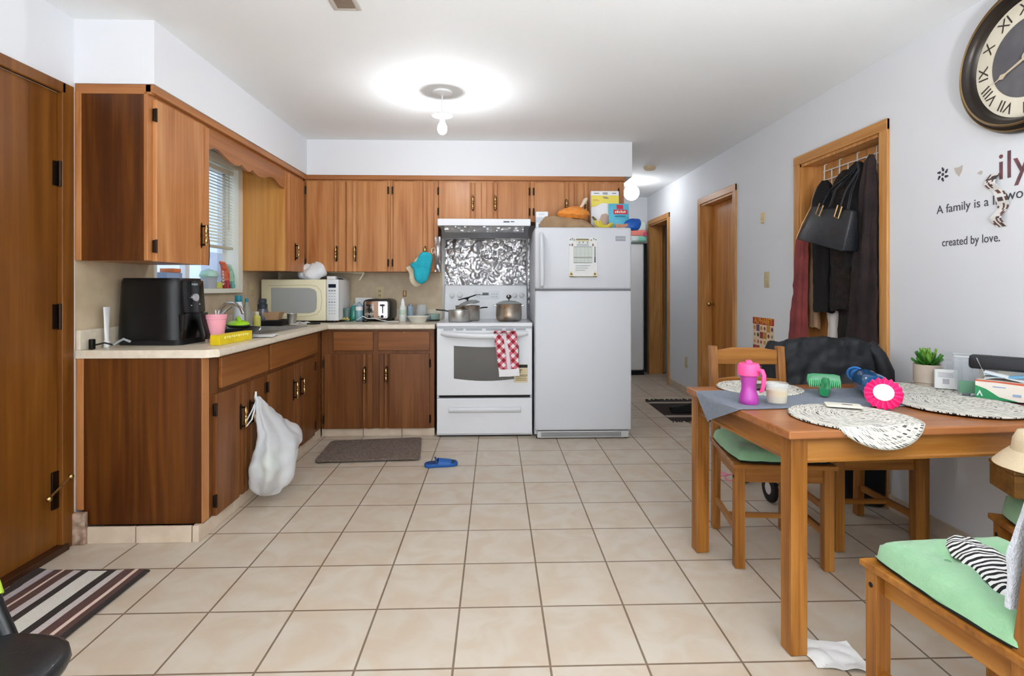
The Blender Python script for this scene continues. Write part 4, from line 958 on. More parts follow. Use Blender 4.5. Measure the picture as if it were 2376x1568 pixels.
# towel on oven handle
def gingham(name):
    m, nt, b = base_mat(name); N = nt.nodes; L = nt.links
    tc = N.new('ShaderNodeTexCoord'); mp = N.new('ShaderNodeMapping'); mp.inputs['Rotation'].default_value = (0, radians(45), 0); mp.inputs['Scale'].default_value = (1 / .052,) * 3
    L.new(tc.outputs['Object'], mp.inputs['Vector']); sp = N.new('ShaderNodeSeparateXYZ'); L.new(mp.outputs[0], sp.inputs[0])
    hs = []
    for ax in ('X', 'Z'):
        fr = N.new('ShaderNodeMath'); fr.operation = 'FRACT'; L.new(sp.outputs[ax], fr.inputs[0])
        gt_ = N.new('ShaderNodeMath'); gt_.operation = 'GREATER_THAN'; gt_.inputs[1].default_value = .5; L.new(fr.outputs[0], gt_.inputs[0]); hs.append(gt_)
    ad = N.new('ShaderNodeMath'); ad.operation = 'ADD'; L.new(hs[0].outputs[0], ad.inputs[0]); L.new(hs[1].outputs[0], ad.inputs[1])
    hf = N.new('ShaderNodeMath'); hf.operation = 'MULTIPLY'; hf.inputs[1].default_value = .5; L.new(ad.outputs[0], hf.inputs[0])
    r = N.new('ShaderNodeValToRGB'); r.color_ramp.interpolation = 'CONSTANT'; e = r.color_ramp.elements
    e[0].position = 0; e[0].color = lin((238, 232, 232)); e[1].position = .9; e[1].color = lin((150, 32, 48)); x = e.new(.3); x.color = lin((206, 116, 128))
    L.new(hf.outputs[0], r.inputs['Fac']); L.new(r.outputs[0], b.inputs['Base Color']); b.inputs['Roughness'].default_value = .9
    return m
ging = gingham('red_gingham'); tw_w = M('towel_white', (238, 236, 238), .9, bump=.3, bump_scale=300)
t = thing('dish_towel', 'red and white checked towel folded over the oven door handle', 'towel', (.10, 4.243, .83), 0)
def towel(x0, x1, x2, x3, back=0.):
    # x0,x1 at top -> x2,x3 at bottom
    def f(u, v):
        x = (x0 + (x1 - x0) * u) * (1 - v) + (x2 + (x3 - x2) * u) * v
        y = -.006 - .022 * sin(min(1, v * 6) * pi / 2) + .006 * sin(u * 9 + v * 3) * (.3 + v) + .008 * (1 - v)
        return (x, y + .012 + back, .02 - .315 * v)
    return f
c = B().grid(towel(-.115, -.045, -.075, -.005), 8, 24, thick=.004); 
obj('left_fold', c, ging, t)
c = B().grid(towel(-.02, .066, .02, .085), 8, 22, thick=.004); obj('right_fold', c, ging, t)
c = B().grid(towel(-.05, -.018, -.012, .025, .004), 5, 22, thick=.004); obj('centre_strip', c, M('towel_pink_white', (232, 220, 226), .9), t)
c = B().grid(lambda u, v: (-.076 + .161 * u + .003 * v, -.022 + .006 * sin(u * 9), -.275 - .055 * v + .008 * u), 8, 4, thick=.005); obj('hem', c, tw_w, t)
c = B().grid(lambda u, v: (-.11 + .17 * u, -.025 + .06 * v, .022 + .006 * sin(pi * v)), 8, 6, thick=.003); obj('top_fold', c, ging, t)

# ------------------------------------------------------------------ on the refrigerator (top z 1.676)
ZF = 1.677
t = thing('milk_carton', 'white and grey carton on the left end of the refrigerator top', 'carton', (.385, 4.50, ZF))
obj('carton', B().box(-.05, .05, -.04, .04, 0, .152, bev=.003), M('carton_white', (232, 234, 238), .5), t, 0)
c = B().box(-.048, .04, -.0412, -.04, .06, .105, 0).box(-.03, .02, -.0412, -.04, .128, .133, 0)
for i in range(4): c.box(-.03 + i * .02, -.018 + i * .02, -.0416, -.0402, .02, .05, 1)
obj('print', c, [M('print_pale', (196, 202, 210), .6), M('print_blue', (120, 136, 160), .6)], t, 0)
kb = M('brown_paper', (172, 142, 110), .85, col2=(150, 122, 92), noise_scale=8)
def sack(u, v):
    a = 2 * pi * u; n = 4.
    ca, sa = cos(a), sin(a); r = (abs(ca) ** n + abs(sa) ** n) ** (-1 / n)
    k = 1 - .25 * v ** 2
    zz = .10 * v * (1 - .35 * max(0, ca))
    return (.235 * r * ca * k - .02 * v, .12 * r * sa * k, zz)
c = B().grid(sack, 48, 10, wrap=True); c._face([c.bm.verts.new(sack(i / 48, 1)) for i in range(48)], 0); c.jitter(.012, 12); c.jitter(.006, 30)
o = obj('paper_bag', c, kb, None, 20); tag(o, 'crumpled brown paper bag lying on the refrigerator under the orange bag', 'paper bag', loc=(.60, 4.52, ZF + .006))
t = thing('produce_bag', 'orange fruit in a knotted clear bag on the brown paper bag', 'bag', (.645, 4.47, ZF + .094))
org = M('orange_bag', (240, 156, 72), .45, col2=(228, 132, 44), noise_scale=20)
c = B().lathe([(0, 0), (.1, .004), (.145, .03), (.13, .06), (.08, .085), (.03, .098), (0, .1)], seg=36, sy=.6); c.jitter(.02, 12); c.jitter(.006, 40)
obj('bag', c, org, t, 30)
c = B().tube([(.05, 0, .08), (.075, -.005, .11), (.1, -.01, .15), (.112, -.01, .172)], [.012, .02, .028, .016], 10, flat=.6); c.jitter(.006, 40); obj('knot', c, M('bag_tail', (236, 214, 194), .5), t)
t = thing('cereal_box', 'tall white and yellow cereal box standing on the refrigerator', 'cereal box', (.925, 4.56, ZF))
obj('carton', B().box(-.118, .118, -.03, .03, 0, .338, bev=.002), M('cereal_white', (236, 236, 240), .45), t, 0)
c = B().box(-.1175, .1175, -.0312, -.0298, .235, .3, 0).prism([(-.1175, .235), (-.1175, .2), (-.07, .212), (-.03, .235)], 'y', -.0312, -.0298, 0)
c.prism([(.02, .235), (.06, .2), (.1175, .2), (.1175, .235)], 'y', -.0312, -.0298, 0)
for x0, x1, z in ((-.095, -.05, .318), (-.02, .022, .322), (-.02, .022, .312), (.06, .095, .318), (-.02, .02, .285), (-.01, .03, .277)): c.box(x0, x1, -.0318, -.0305, z - .003, z + .003, 1)
for x0, x1, z in ((-.105, -.06, .265), (-.105, -.05, .255)): c.box(x0, x1, -.0318, -.0305, z - .002, z + .002, 2)
c.prism([(-.05, .0), (-.05, .09), (-.03, .14), (.01, .15), (.03, .13), (.035, .0)], 'y', -.0314, -.0298, 3)
obj('print', c, [M('cereal_yellow', (238, 220, 92), .5), M('cereal_grey', (120, 118, 124), .5), M('cereal_red', (214, 130, 90), .5), M('cereal_tan', (196, 166, 150), .5)], t, 0)
t = thing('snack_pouch', 'blue snack bag with red label leaning on the cereal box', 'snack bag', (1.035, 4.495, ZF))
def pouch(u, v):
    s = .5 - abs(u - .5)
    return (-.085 + .17 * u, -.02 - .022 * sin(pi * u) * sin(pi * (.08 + .9 * v)) + .03 * v, .002 + .225 * v)
c = B().grid(pouch, 14, 16, thick=.003); obj('pouch', c, M('pouch_blue', (96, 190, 216), .35, col2=(84, 176, 206), noise_scale=12), t)
tr_ = lambda x, z: (x, -.02 - .022 * sin(pi * (x + .085) / .17) * sin(pi * (.08 + .9 * z / .225)) + .03 * z / .225 - .002, z)
c = B().grid(lambda u, v: (lambda p: (p[0], p[1] - .001, p[2]))(tr_(-.05 + .12 * u, .135 + .04 * v)), 6, 3, 0).grid(lambda u, v: (lambda p: (p[0], p[1] - .001, p[2]))(tr_(-.02 + .055 * u, .18 + .036 * v)), 5, 3, 1)
for k in range(6): x = -.036 + k * .0155; c.grid(lambda u, v: (lambda p: (p[0], p[1] - .002, p[2]))(tr_(x + .011 * u, .146 + (.014 + .006 * (k % 2)) * v)), 1, 1, 2)
c.grid(lambda u, v: (lambda p: (p[0], p[1] - .001, p[2]))(tr_(-.04 + .09 * u, .112 + .01 * v)), 4, 1, 3)
for x, z, r_ in ((-.02, .035, .022), (.02, .03, .024), (.05, .04, .018)):
    c.sphere((x, -.05, z), r_, (1.1, .25, .8), 12, 4)
obj('print', c, [M('label_red', (206, 62, 74), .5), M('label_red2', (206, 48, 74), .5), M('label_cream', (246, 226, 214), .5), M('label_teal', (40, 128, 150), .5), M('food_tan', (196, 140, 110), .6)], t, 0)
t = thing('banana_bunch', 'small bunch of yellow bananas before the cereal box', 'bananas', (.90, 4.41, ZF))
for i, (dx, dy, rz) in enumerate(((-.012, 0, 0), (.004, .012, .25), (.02, .02, .5))):
    pts = [(-.075, 0, .075), (-.06, 0, .045), (-.03, 0, .024), (.005, 0, .0185), (.04, 0, .028), (.065, 0, .055)]
    c = B().tube(pts, [.006, .014, .0175, .0175, .014, .005], 8).xf(T(dx, dy, 0) @ RZ(rz)); obj('banana', c, M('banana_yellow%d' % i, (232, 208, 84), .5, col2=(206, 190, 60), noise_scale=14), t)
obj('stem', B().tube([(-.075, .004, .075), (-.095, .004, .095), (-.105, .002, .105)], [.012, .01, .008], 8), M('banana_stem', (110, 92, 60), .7), t)
c = B().grid(crumpled(.075, .05, .085, .03), 30, 16, wrap=True); c.jitter(.012, 16)
o = obj('blue_bag', c, M('blue_polythene', (24, 88, 178), .3, bump=.3, bump_scale=30), None, 30); tag(o, 'blue plastic bag hanging over the right edge of the refrigerator top', 'plastic bag', loc=(1.125, 4.48, ZF))

# ------------------------------------------------------------------ hall
t = thing('mattress', 'white quilted mattress stood upright at the end of the hall', 'mattress', (1.74, 7.38, 0))
mm = M('mattress_cloth', (244, 243, 243), .8, bump=.35, bump_scale=6)
c = B().box(-.35, .29, -.08, .1, .06, 1.80, bev=.03, seg=3); obj('mattress', c, mm, t, 60)
obj('edge_band', B().box(.292, .33, -.08, .1, .04, 1.80, bev=.008), black_c, t, 0)
obj('lower_band', B().box(-.35, .29, -.075, .1, .0, .058, bev=.004), black_c, t, 0)
t = thing('diaper_pack', 'mint green packet with coral band lying on top of the upright mattress', 'packet', (1.93, 7.33, 1.806))
c = B().box(-.12, .125, -.1, .09, 0, .285, bev=.04, seg=3); c.jitter(.01, 12); obj('packet', c, M('mint_film', (196, 226, 212), .35, col2=(232, 238, 236), noise_scale=8), t)
c = B().box(-.10, .10, -.108, -.098, .09, .165, 0, .01).box(.06, .12, -.110, -.1, .085, .135, 1, .008).box(-.09, -.03, -.108, -.1, .02, .07, 2, .005).box(.0, .1, -.106, -.098, .02, .075, 3, .008)
obj('print', c, [M('coral', (236, 136, 122), .4), M('magenta', (206, 84, 120), .4), M('pale_print', (226, 232, 232), .4), M('mint_deep', (130, 206, 180), .4)], t, 0)
t = plate('wall_outlet', 'beige outlet low on the wall between the two hall doors', (XR, 5.98, .36), -pi / 2)
obj('socket', B().box(-.014, .014, -.008, -.005, -.04, .04, bev=.002), beige_pl, t)
t = plate('thermostat', 'small yellowed rectangular wall plate above the light switch', (XR, 4.25, 1.765), -pi / 2, .03, .035, 'wall plate', M('yellowed_plate', (226, 200, 148), .5))
obj('tab', B().box(-.02, .022, -.012, -.005, -.05, -.03, bev=.002), MATS['yellowed_plate'], t)
t = plate('light_switch', 'beige light switch on the right wall between the doors', (XR, 4.185, 1.262), -pi / 2, .037, .062, 'switch')
obj('toggle', B().box(-.006, .006, -.016, -.005, -.012, .012, bev=.002), beige_pl, t)
# hall rug
t = thing('hall_rug', 'black fringed rug with pale stripes on the hall floor', 'rug', (1.85, 5.22, 0))
c = B().grid(lambda u, v: (-.27 + .6 * u - .0, -.43 + .86 * v, .006 + .002 * noise.noise(Vector((u * 5, v * 5, 0)))), 6, 22, thick=.005, mif=lambda u, v: 1 if .14 < v < .24 or .82 < v < .93 else 0)
obj('mat', c, [M('rug_black', (50, 42, 40), .95, bump=.5, bump_scale=200), M('rug_pale', (176, 164, 152), .95, bump=.5, bump_scale=200)], t, 0)
c = B()
for e, s in ((-.43, -1), (.43, 1)):
    for i in range(22):
        x = -.26 + i * .027; c.tube([(x, e, .005), (x + random.uniform(-.01, .01), e + s * .025, .006), (x + random.uniform(-.02, .02), e + s * random.uniform(.04, .06), .004)], .005, 5)
obj('fringe', c, MATS['rug_black'], t)
t = thing('shoe', 'black shoe lying on the black hall rug', 'shoe', (1.80, 5.10, .012))
obj('sole', B().prism([(-.13, -.03), (-.12, -.045), (.1, -.045), (.13, -.02), (.13, .02), (.1, .045), (-.12, .04), (-.13, .02)], 'z', 0, .016), rubber, t)
c = B().grid(lambda u, v: (-.13 + .26 * u, .042 * cos(pi * v) * (1 - .25 * (2 * u - 1) ** 4), .014 + (.035 + .05 * u ** 1.5) * sin(pi * v) ** .7), 14, 10, thick=.003); obj('upper', c, black_c, t, 60)
t = thing('shoe', 'brown and black shoe by the table leg, half hidden', 'shoe', (2.02, 4.98, .012), -.5)
obj('sole', B().prism([(-.13, -.03), (-.12, -.045), (.1, -.045), (.13, -.02), (.13, .02), (.1, .045), (-.12, .04), (-.13, .02)], 'z', 0, .016), rubber, t)
c = B().grid(lambda u, v: (-.13 + .26 * u, .042 * cos(pi * v) * (1 - .25 * (2 * u - 1) ** 4), .014 + (.035 + .05 * u ** 1.5) * sin(pi * v) ** .7), 14, 10, thick=.003); obj('upper', c, M('brown_leather', (60, 44, 38), .5), t, 60)

# ------------------------------------------------------------------ closet door: rack, clothes, handbag (wall plane x = 2.14, door face x = 2.24)
XD = XR + .098
t = thing('over_door_rack', 'white wire hook rack hung over the closet door', 'rack', (XD, 3.25, 2.03))
c = B()
for y in (-.34, -.17, 0, .17, .33):
    c.tube([(.005, y, .005), (-.012, y, 0), (-.014, y, -.12), (-.014, y, -.17), (-.035, y, -.19), (-.05, y, -.17)], .004, 6)
for z in (-.045, -.105): c.tube([(-.014, -.35, z), (-.014, .34, z)], .004, 6)
for y in (-.255, -.085, .085, .25): c.tube([(-.014, y, -.045), (-.014, y, -.15), (-.04, y, -.165), (-.05, y, -.145)], .0035, 6)
obj('wire_frame', c, white_m, t)
def garment(name, label, loc, h, w0, w1, d0, d1, m, folds=7, amp=.14, ph=0., sway=0., shoulders=.12, hem=.02, cat='coat', back=.0):
    def f(u, v):
        a = 2 * pi * u
        g = min(1, v / shoulders) ** .5 if shoulders else 1
        wv = (w0 + (w1 - w0) * v) * (.25 + .75 * g); dv = (d0 + (d1 - d0) * v) * (.3 + .7 * g)
        k = 1 + amp * (.3 + .7 * v) * sin(folds * a + ph + 1.5 * v) + .12 * noise.noise(Vector((cos(a) * 1.5 + ph, sin(a) * 1.5, v * 3)))
        return (max(-1, min(back, dv * k * cos(a))) if cos(a) > 0 else dv * k * cos(a), sway * v + wv * k * sin(a), -h * v + hem * noise.noise(Vector((a, ph, 1))) * v)
    c = B().grid(f, 64, 26, wrap=True)
    c._face([c.bm.verts.new(f(i / 64, 0)) for i in range(64)], 0)
    c.jitter(.008, 16, ph)
    o = obj(name, c, m, None, 60); return tag(o, label, cat, loc=loc)
dkc = M('coat_black', (17, 14, 14), .9, noise_amt=.4, noise_scale=14, bump=.4, bump_scale=60)
dkb = M('coat_dark_brown', (36, 26, 22), .9, col2=(22, 17, 15), noise_scale=10, bump=.3, bump_scale=50)
fur = M('coat_fur_brown', (42, 30, 24), 1., col2=(18, 13, 11), noise_scale=30, bump=1., bump_scale=120)
rob = M('robe_plum_brown', (46, 32, 32), .9, col2=(30, 21, 21), noise_scale=8, bump=.3, bump_scale=70)
redc = M('shirt_red', (140, 64, 62), .9, col2=(120, 52, 52), noise_scale=7)
garment('beige_scarf', 'beige scarf hanging at the left of the closet door under the coats', (XD - .055, 3.60, 1.88), .95, .035, .05, .03, .035, M('scarf_beige', (170, 136, 104), .95), 4, .2, 3., cat='scarf')
garment('hanging_shirt', 'dusty red shirt hanging at the far left of the closet doorway', (XD - .125, 3.63, 1.62), .80, .055, .085, .035, .045, redc, 5, .2, 1., .06, cat='shirt')
garment('black_coat', 'black coat hanging left on the closet door behind the handbag', (XD - .085, 3.46, 1.90), .86, .105, .10, .05, .05, dkc, 6, .12, 2.)
garment('white_garment', 'white cloth showing below the dark coats on the closet door', (XD - .06, 3.40, 1.40), .66, .05, .055, .02, .025, M('garment_white', (214, 208, 202), .9), 4, .15, 5., cat='garment')
garment('fur_coat', 'dark brown fluffy coat in the middle of the closet door', (XD - .095, 3.23, 1.92), .86, .12, .115, .055, .06, fur, 7, .1, 4.)
garment('long_coat', 'long dark brown coat hanging lowest in the middle of the closet door', (XD - .07, 3.20, 1.60), .82, .10, .15, .035, .05, dkb, 8, .16, 6., -.02)
garment('black_jacket', 'black jacket hung highest on the rack above the handbag', (XD - .105, 3.10, 1.94), .62, .085, .09, .05, .045, dkc, 5, .14, 7.)
garment('dark_robe', 'plum brown robe hanging at the right edge of the closet door', (XD - .11, 2.985, 1.955), 1.12, .045, .125, .045, .06, rob, 7, .2, 8., .06)
garment('navy_garment', 'small navy cloth below the plum robe beside the door frame', (XD - .07, 2.96, 1.05), .3, .06, .065, .03, .03, M('cloth_navy', (24, 28, 44), .9), 5, .15, 9., cat='garment')
# handbag: local y along the door (far = +), x out of door negative
t = thing('handbag', 'black leather handbag with gold buckles hung in front of the coats', 'handbag', (XD - .20, 3.235, 1.565))
lea = M('bag_leather', (22, 25, 30), .42, coat=.2, bump=.25, bump_scale=160)
# corners far-top, near-top, near-bottom, far-bottom measured on the plane
ft_, ntp, nb_, fb_ = (.145, .155), (-.24, .075), (-.205, -.16), (.265, -.045)
def bagc(p, x): return (x, p[0], p[1])
c = B().hexa([bagc(fb_, -.055), bagc(nb_, -.055), bagc(nb_, .055), bagc(fb_, .055), bagc(ft_, -.022), bagc(ntp, -.022), bagc(ntp, .022), bagc(ft_, .022)], bev=.012)
obj('body', c, lea, t, 50)
gold = M('pale_gold', (206, 170, 120), .3, .9)
obj('trim', B().tube([bagc(ft_, -.022), (-.04, .21, .055), bagc(fb_, -.052)], .004, 6), gold, t)
def lerp(a, b_, k): return (a[0] + (b_[0] - a[0]) * k, a[1] + (b_[1] - a[1]) * k)
for k in (.3, .76):
    p = lerp(ft_, ntp, k); q = lerp(fb_, nb_, k * .92); d_ = (q[0] - p[0], q[1] - p[1]); ln = math.hypot(*d_); d_ = (d_[0] / ln, d_[1] / ln); n_ = (-d_[1], d_[0])
    P = [(p[0] + n_[0] * .02 - d_[0] * .02, p[1] + n_[1] * .02 - d_[1] * .02), (p[0] + n_[0] * .02 + d_[0] * .05, p[1] + n_[1] * .02 + d_[1] * .05), (p[0] - n_[0] * .02 + d_[0] * .05, p[1] - n_[1] * .02 + d_[1] * .05), (p[0] - n_[0] * .02 - d_[0] * .02, p[1] - n_[1] * .02 - d_[1] * .02)]
    obj('buckle', B().tube([(-.032 - .006 * i, a, z) for i, (a, z) in zip((0, 1, 1, 0), P)], .0045, 6), gold, t)
for xo in (-.03, .02):
    a = lerp(ft_, ntp, .3); b2 = lerp(ft_, ntp, .76)
    obj('strap', B().tube([(xo, a[0], a[1] - .01), (xo * .7 + .02, a[0] - .05, a[1] + .10), (.04, -.16, .31), (.05, -.19, .35), (.04, -.215, .31), (xo * .7 + .02, b2[0] - .01, b2[1] + .10), (xo, b2[0], b2[1] - .01)], .011, 8, flat=.5), lea, t)
c = B().grid(crumpled(.045, .085, .26, .0), 30, 20, wrap=True); c.jitter(.014, 12)
o = obj('plastic_bag', c, M('bag_pale_green', (210, 224, 216), .35, sss=.1), None, 40); tag(o, 'pale translucent green plastic bag hanging behind the jacket chair', 'plastic bag', loc=(XD - .09, 2.985, .64))

# ------------------------------------------------------------------ right wall decoration
t = thing('wall_clock', 'large round wall clock with dark bronze frame and roman numerals', 'clock', (XR, 2.085, 2.128), -pi / 2)
cb = M('clock_bronze', (58, 50, 44), .35, .5, col2=(42, 36, 32), noise_scale=6)
fr_ = obj('frame', B().lathe([(0, 0), (.298, 0), (.302, -.015), (.296, -.03), (.285, -.04), (.276, -.052), (.262, -.058), (.25, -.05), (.243, -.034), (.24, -.018), (.234, -.012), (0, -.012)], axis='y', seg=72), cb, t)
obj('rim', B().lathe([(.262, -.056), (.268, -.060), (.274, -.054), (.268, -.05), (.262, -.056)], axis='y', seg=72), M('clock_gold', (150, 122, 84), .3, .8), fr_)
obj('rim', B().lathe([(.286, -.040), (.29, -.044), (.295, -.038), (.29, -.034), (.286, -.040)], axis='y', seg=72), MATS['clock_gold'], fr_)
fc = obj('dial', B().lathe([(0, -.0125), (.236, -.0125), (.236, -.014), (0, -.014)], axis='y', seg=72), M('clock_cream', (232, 224, 204), .6, col2=(222, 212, 190), noise_scale=6), t)
obj('centre_disc', B().lathe([(0, -.0142), (.158, -.0142), (.158, -.0152), (0, -.0152)], axis='y', seg=60), M('clock_grey', (104, 102, 104), .6, col2=(86, 84, 88), noise_scale=8), fc)
c = B()
for i, s_ in enumerate(['XII', 'I', 'II', 'III', 'IIII', 'V', 'VI', 'VII', 'VIII', 'IX', 'X', 'XI']):
    a = -i * pi / 6
    c.text(s_, .064, RX(pi / 2) @ RZ(a) @ T(0, .197, .0148), ext=.0005)
obj('lettering', c, M('clock_ink', (66, 58, 50), .7), fc, 0)
ha = M('clock_hand', (214, 198, 170), .4, .3)
def hand(ln, a, w):
    return B().prism([(-w, -.03), (w, -.03), (w * .6, ln * .6), (w * 1.9, ln * .72), (w * .4, ln * .8), (0, ln), (-w * .4, ln * .8), (-w * 1.9, ln * .72), (-w * .6, ln * .6)], 'y', -.022, -.019).xf(RY(a))
obj('minute_hand', hand(.165, radians(-112), .006), ha, t, 0)
obj('hour_hand', hand(.11, radians(176), .008), ha, t, 0)
obj('hub', B().lathe([(0, -.018), (.02, -.018), (.018, -.026), (0, -.028)], axis='y', seg=20), ha, t)
# wall lettering; wall frame: local x runs toward the camera (-Y), local z up, facing -X
ink = M('decal_ink', (78, 78, 84), .7)
def decal(label, loc):
    return thing('wall_lettering', label, 'wall lettering', loc, -pi / 2)
t = decal('dark lettering A family is a little world on the right wall', (XR, 2.55, 1.575))
obj('lettering', B().text('A family is a lit', .057, T(0, -.001, 0) @ RX(pi / 2), ext=.0005, ax='LEFT').text('world', .062, T(.352, -.001, .012) @ RX(pi / 2), ext=.0005, ax='LEFT'), ink, t, 0)
t = decal('dark lettering created by love below the longer wall sentence', (XR, 2.52, 1.415))
obj('lettering', B().text('created by love.', .054, T(0, -.001, 0) @ RX(pi / 2) @ Matrix.Diagonal((.86, 1, 1, 1)), ext=.0005, ax='LEFT'), ink, t, 0)
t = decal('large torn red letters ily on the right wall under the clock', (XR, 2.235, 1.71))
obj('lettering', B().text('ily', .165, T(0, -.001, 0) @ RX(pi / 2), ext=.0006, ax='LEFT'), M('decal_red', (132, 84, 88), .7, col2=(88, 66, 70), noise_scale=22), t, 0)
c = B().disc((0, 0, 0), .008, 'y', 10, 0, -.001)
for i in range(6):
    a = i * pi / 3
    for rr, r0 in ((.022, .007), (.03, .005), (.018, .004)): c.disc((rr * cos(a + rr * 20), 0, rr * sin(a + rr * 20)), r0, 'y', 8, 0, -.001)
o = obj('wall_ornament', c, ink, None, 0); tag(o, 'small dark flower ornament left of the peeling wall letters', 'ornament', loc=(XR, 2.515, 1.743), rot=-pi / 2)
pp = M('peeled_paint', (196, 186, 176), .8)
o = obj('peeled_patch', B().prism([(-.02, .022), (.004, .02), (.026, .026), (.022, .0), (.006, -.024), (-.012, -.004)], 'y', -.001, 0), pp, None, 0); tag(o, 'beige peeled heart-shaped mark right of the flower ornament', 'mark', loc=(XR, 2.43, 1.738), rot=-pi / 2)
o = obj('peeled_patch', B().prism([(-.016, 0), (.0, .008), (.012, .004), (.008, -.01), (-.006, -.008)], 'y', -.001, 0), pp, None, 0); tag(o, 'tiny beige peeled mark left of the large red letters', 'mark', loc=(XR, 2.315, 1.71), rot=-pi / 2)
pk_m = [M('peel_white', (226, 222, 218), .7), M('peel_brown', (104, 72, 62), .7), M('peel_black', (70, 62, 64), .7)]
c = B()
random.seed(3)
c.grid(lambda u, v: (-.03 + .05 * u + .04 * v - .02 * sin(v * 9), -.004 - .014 * sin(pi * v * 3) ** 2, .11 * (1 - v) - .12 * v), 6, 26, thick=.001, mif=lambda u, v: int(2.99 * abs(noise.noise(Vector((u * 2, v * 7, 2))) * 1.6) % 3))
o = obj('peeling_decal', c, pk_m, None, 0); tag(o, 'curled strip of torn decal hanging over the wall lettering', 'torn decal', loc=(XR, 2.235, 1.58), rot=-pi / 2)
# alphabet poster
t = thing('alphabet_poster', 'colourful alphabet chart on the right wall behind the first chair', 'poster', (XR, 4.245, .73), -pi / 2)
sh = obj('sheet', B().box(-.172, .172, -.002, 0, -.23, .23), M('poster_cream', (230, 206, 172), .6), t, 0)
obj('banner', B().box(-.17, .17, -.003, -.002, .172, .226), M('poster_red', (176, 60, 40), .5), sh, 0)
obj('lettering', B().text('ALPHABET', .062, T(0, -.0034, .199) @ RX(pi / 2), ext=.0004), M('poster_yellow', (240, 184, 40), .5), sh, 0)
c = B(); pcs = [(150, 60, 60), (110, 80, 120), (80, 70, 60), (196, 140, 60), (120, 140, 110), (180, 96, 110)]
pm = [M('poster_%d' % i, q, .6) for i, q in enumerate(pcs)]
random.seed(11)
for i in range(6):
    for j in range(7):
        x = -.14 + i * .056; z = .142 - j * .056
        if random.random() < .35: c.box(x - .026, x + .026, -.0026, -.0019, z - .026, z + .026, random.randrange(6))
        else: c.disc((x + random.uniform(-.004, .004), -.002, z), random.uniform(.012, .019), 'y', 9, random.randrange(6), -.0008)
obj('pictures', c, pm, sh, 0)
# ------------------------------------------------------------------ dining table (local: x along length, y across, origin at front left corner)
TR = radians(4.3)
t = thing('dining_table', 'stained pine dining table covered with placemats and clutter', 'table', (.945, 1.706, 0), TR)
TL, TW, TH = 1.19, .78, .74
tt = obj('table_top', B().box(0, TL, 0, TW, TH - .028, TH, bev=.005), top_w, t, 0)
lg = .058
for x in (.018, TL - .018 - lg):
    for y in (.018, TW - .018 - lg):
        obj('leg', B().box(x, x + lg, y, y + lg, .001, TH - .028, bev=.003), pine, t, 0)
def apron_x(y, d): return B().box(.07, TL - .07, y, y + .018, TH - .105, TH - .028).prism([(y - .004 * d, TH - .112), (y - .006 * d, TH - .104), (y, TH - .098), (y + .018 * d, TH - .098), (y + .018 * d, TH - .112)], 'x', .07, TL - .07)
def apron_y(x, d): return B().box(x, x + .018, .07, TW - .07, TH - .105, TH - .028).prism([(x - .004 * d, TH - .112), (x - .006 * d, TH - .104), (x, TH - .098), (x + .018 * d, TH - .098), (x + .018 * d, TH - .112)], 'y', .07, TW - .07)
obj('apron', apron_x(.03, 1), pine_x, t, 0); obj('apron', apron_x(TW - .048, -1), pine_x, t, 0)
obj('apron', apron_y(.03, 1), pine_y, t, 0); obj('apron', apron_y(TL - .048, -1), pine_y, t, 0)

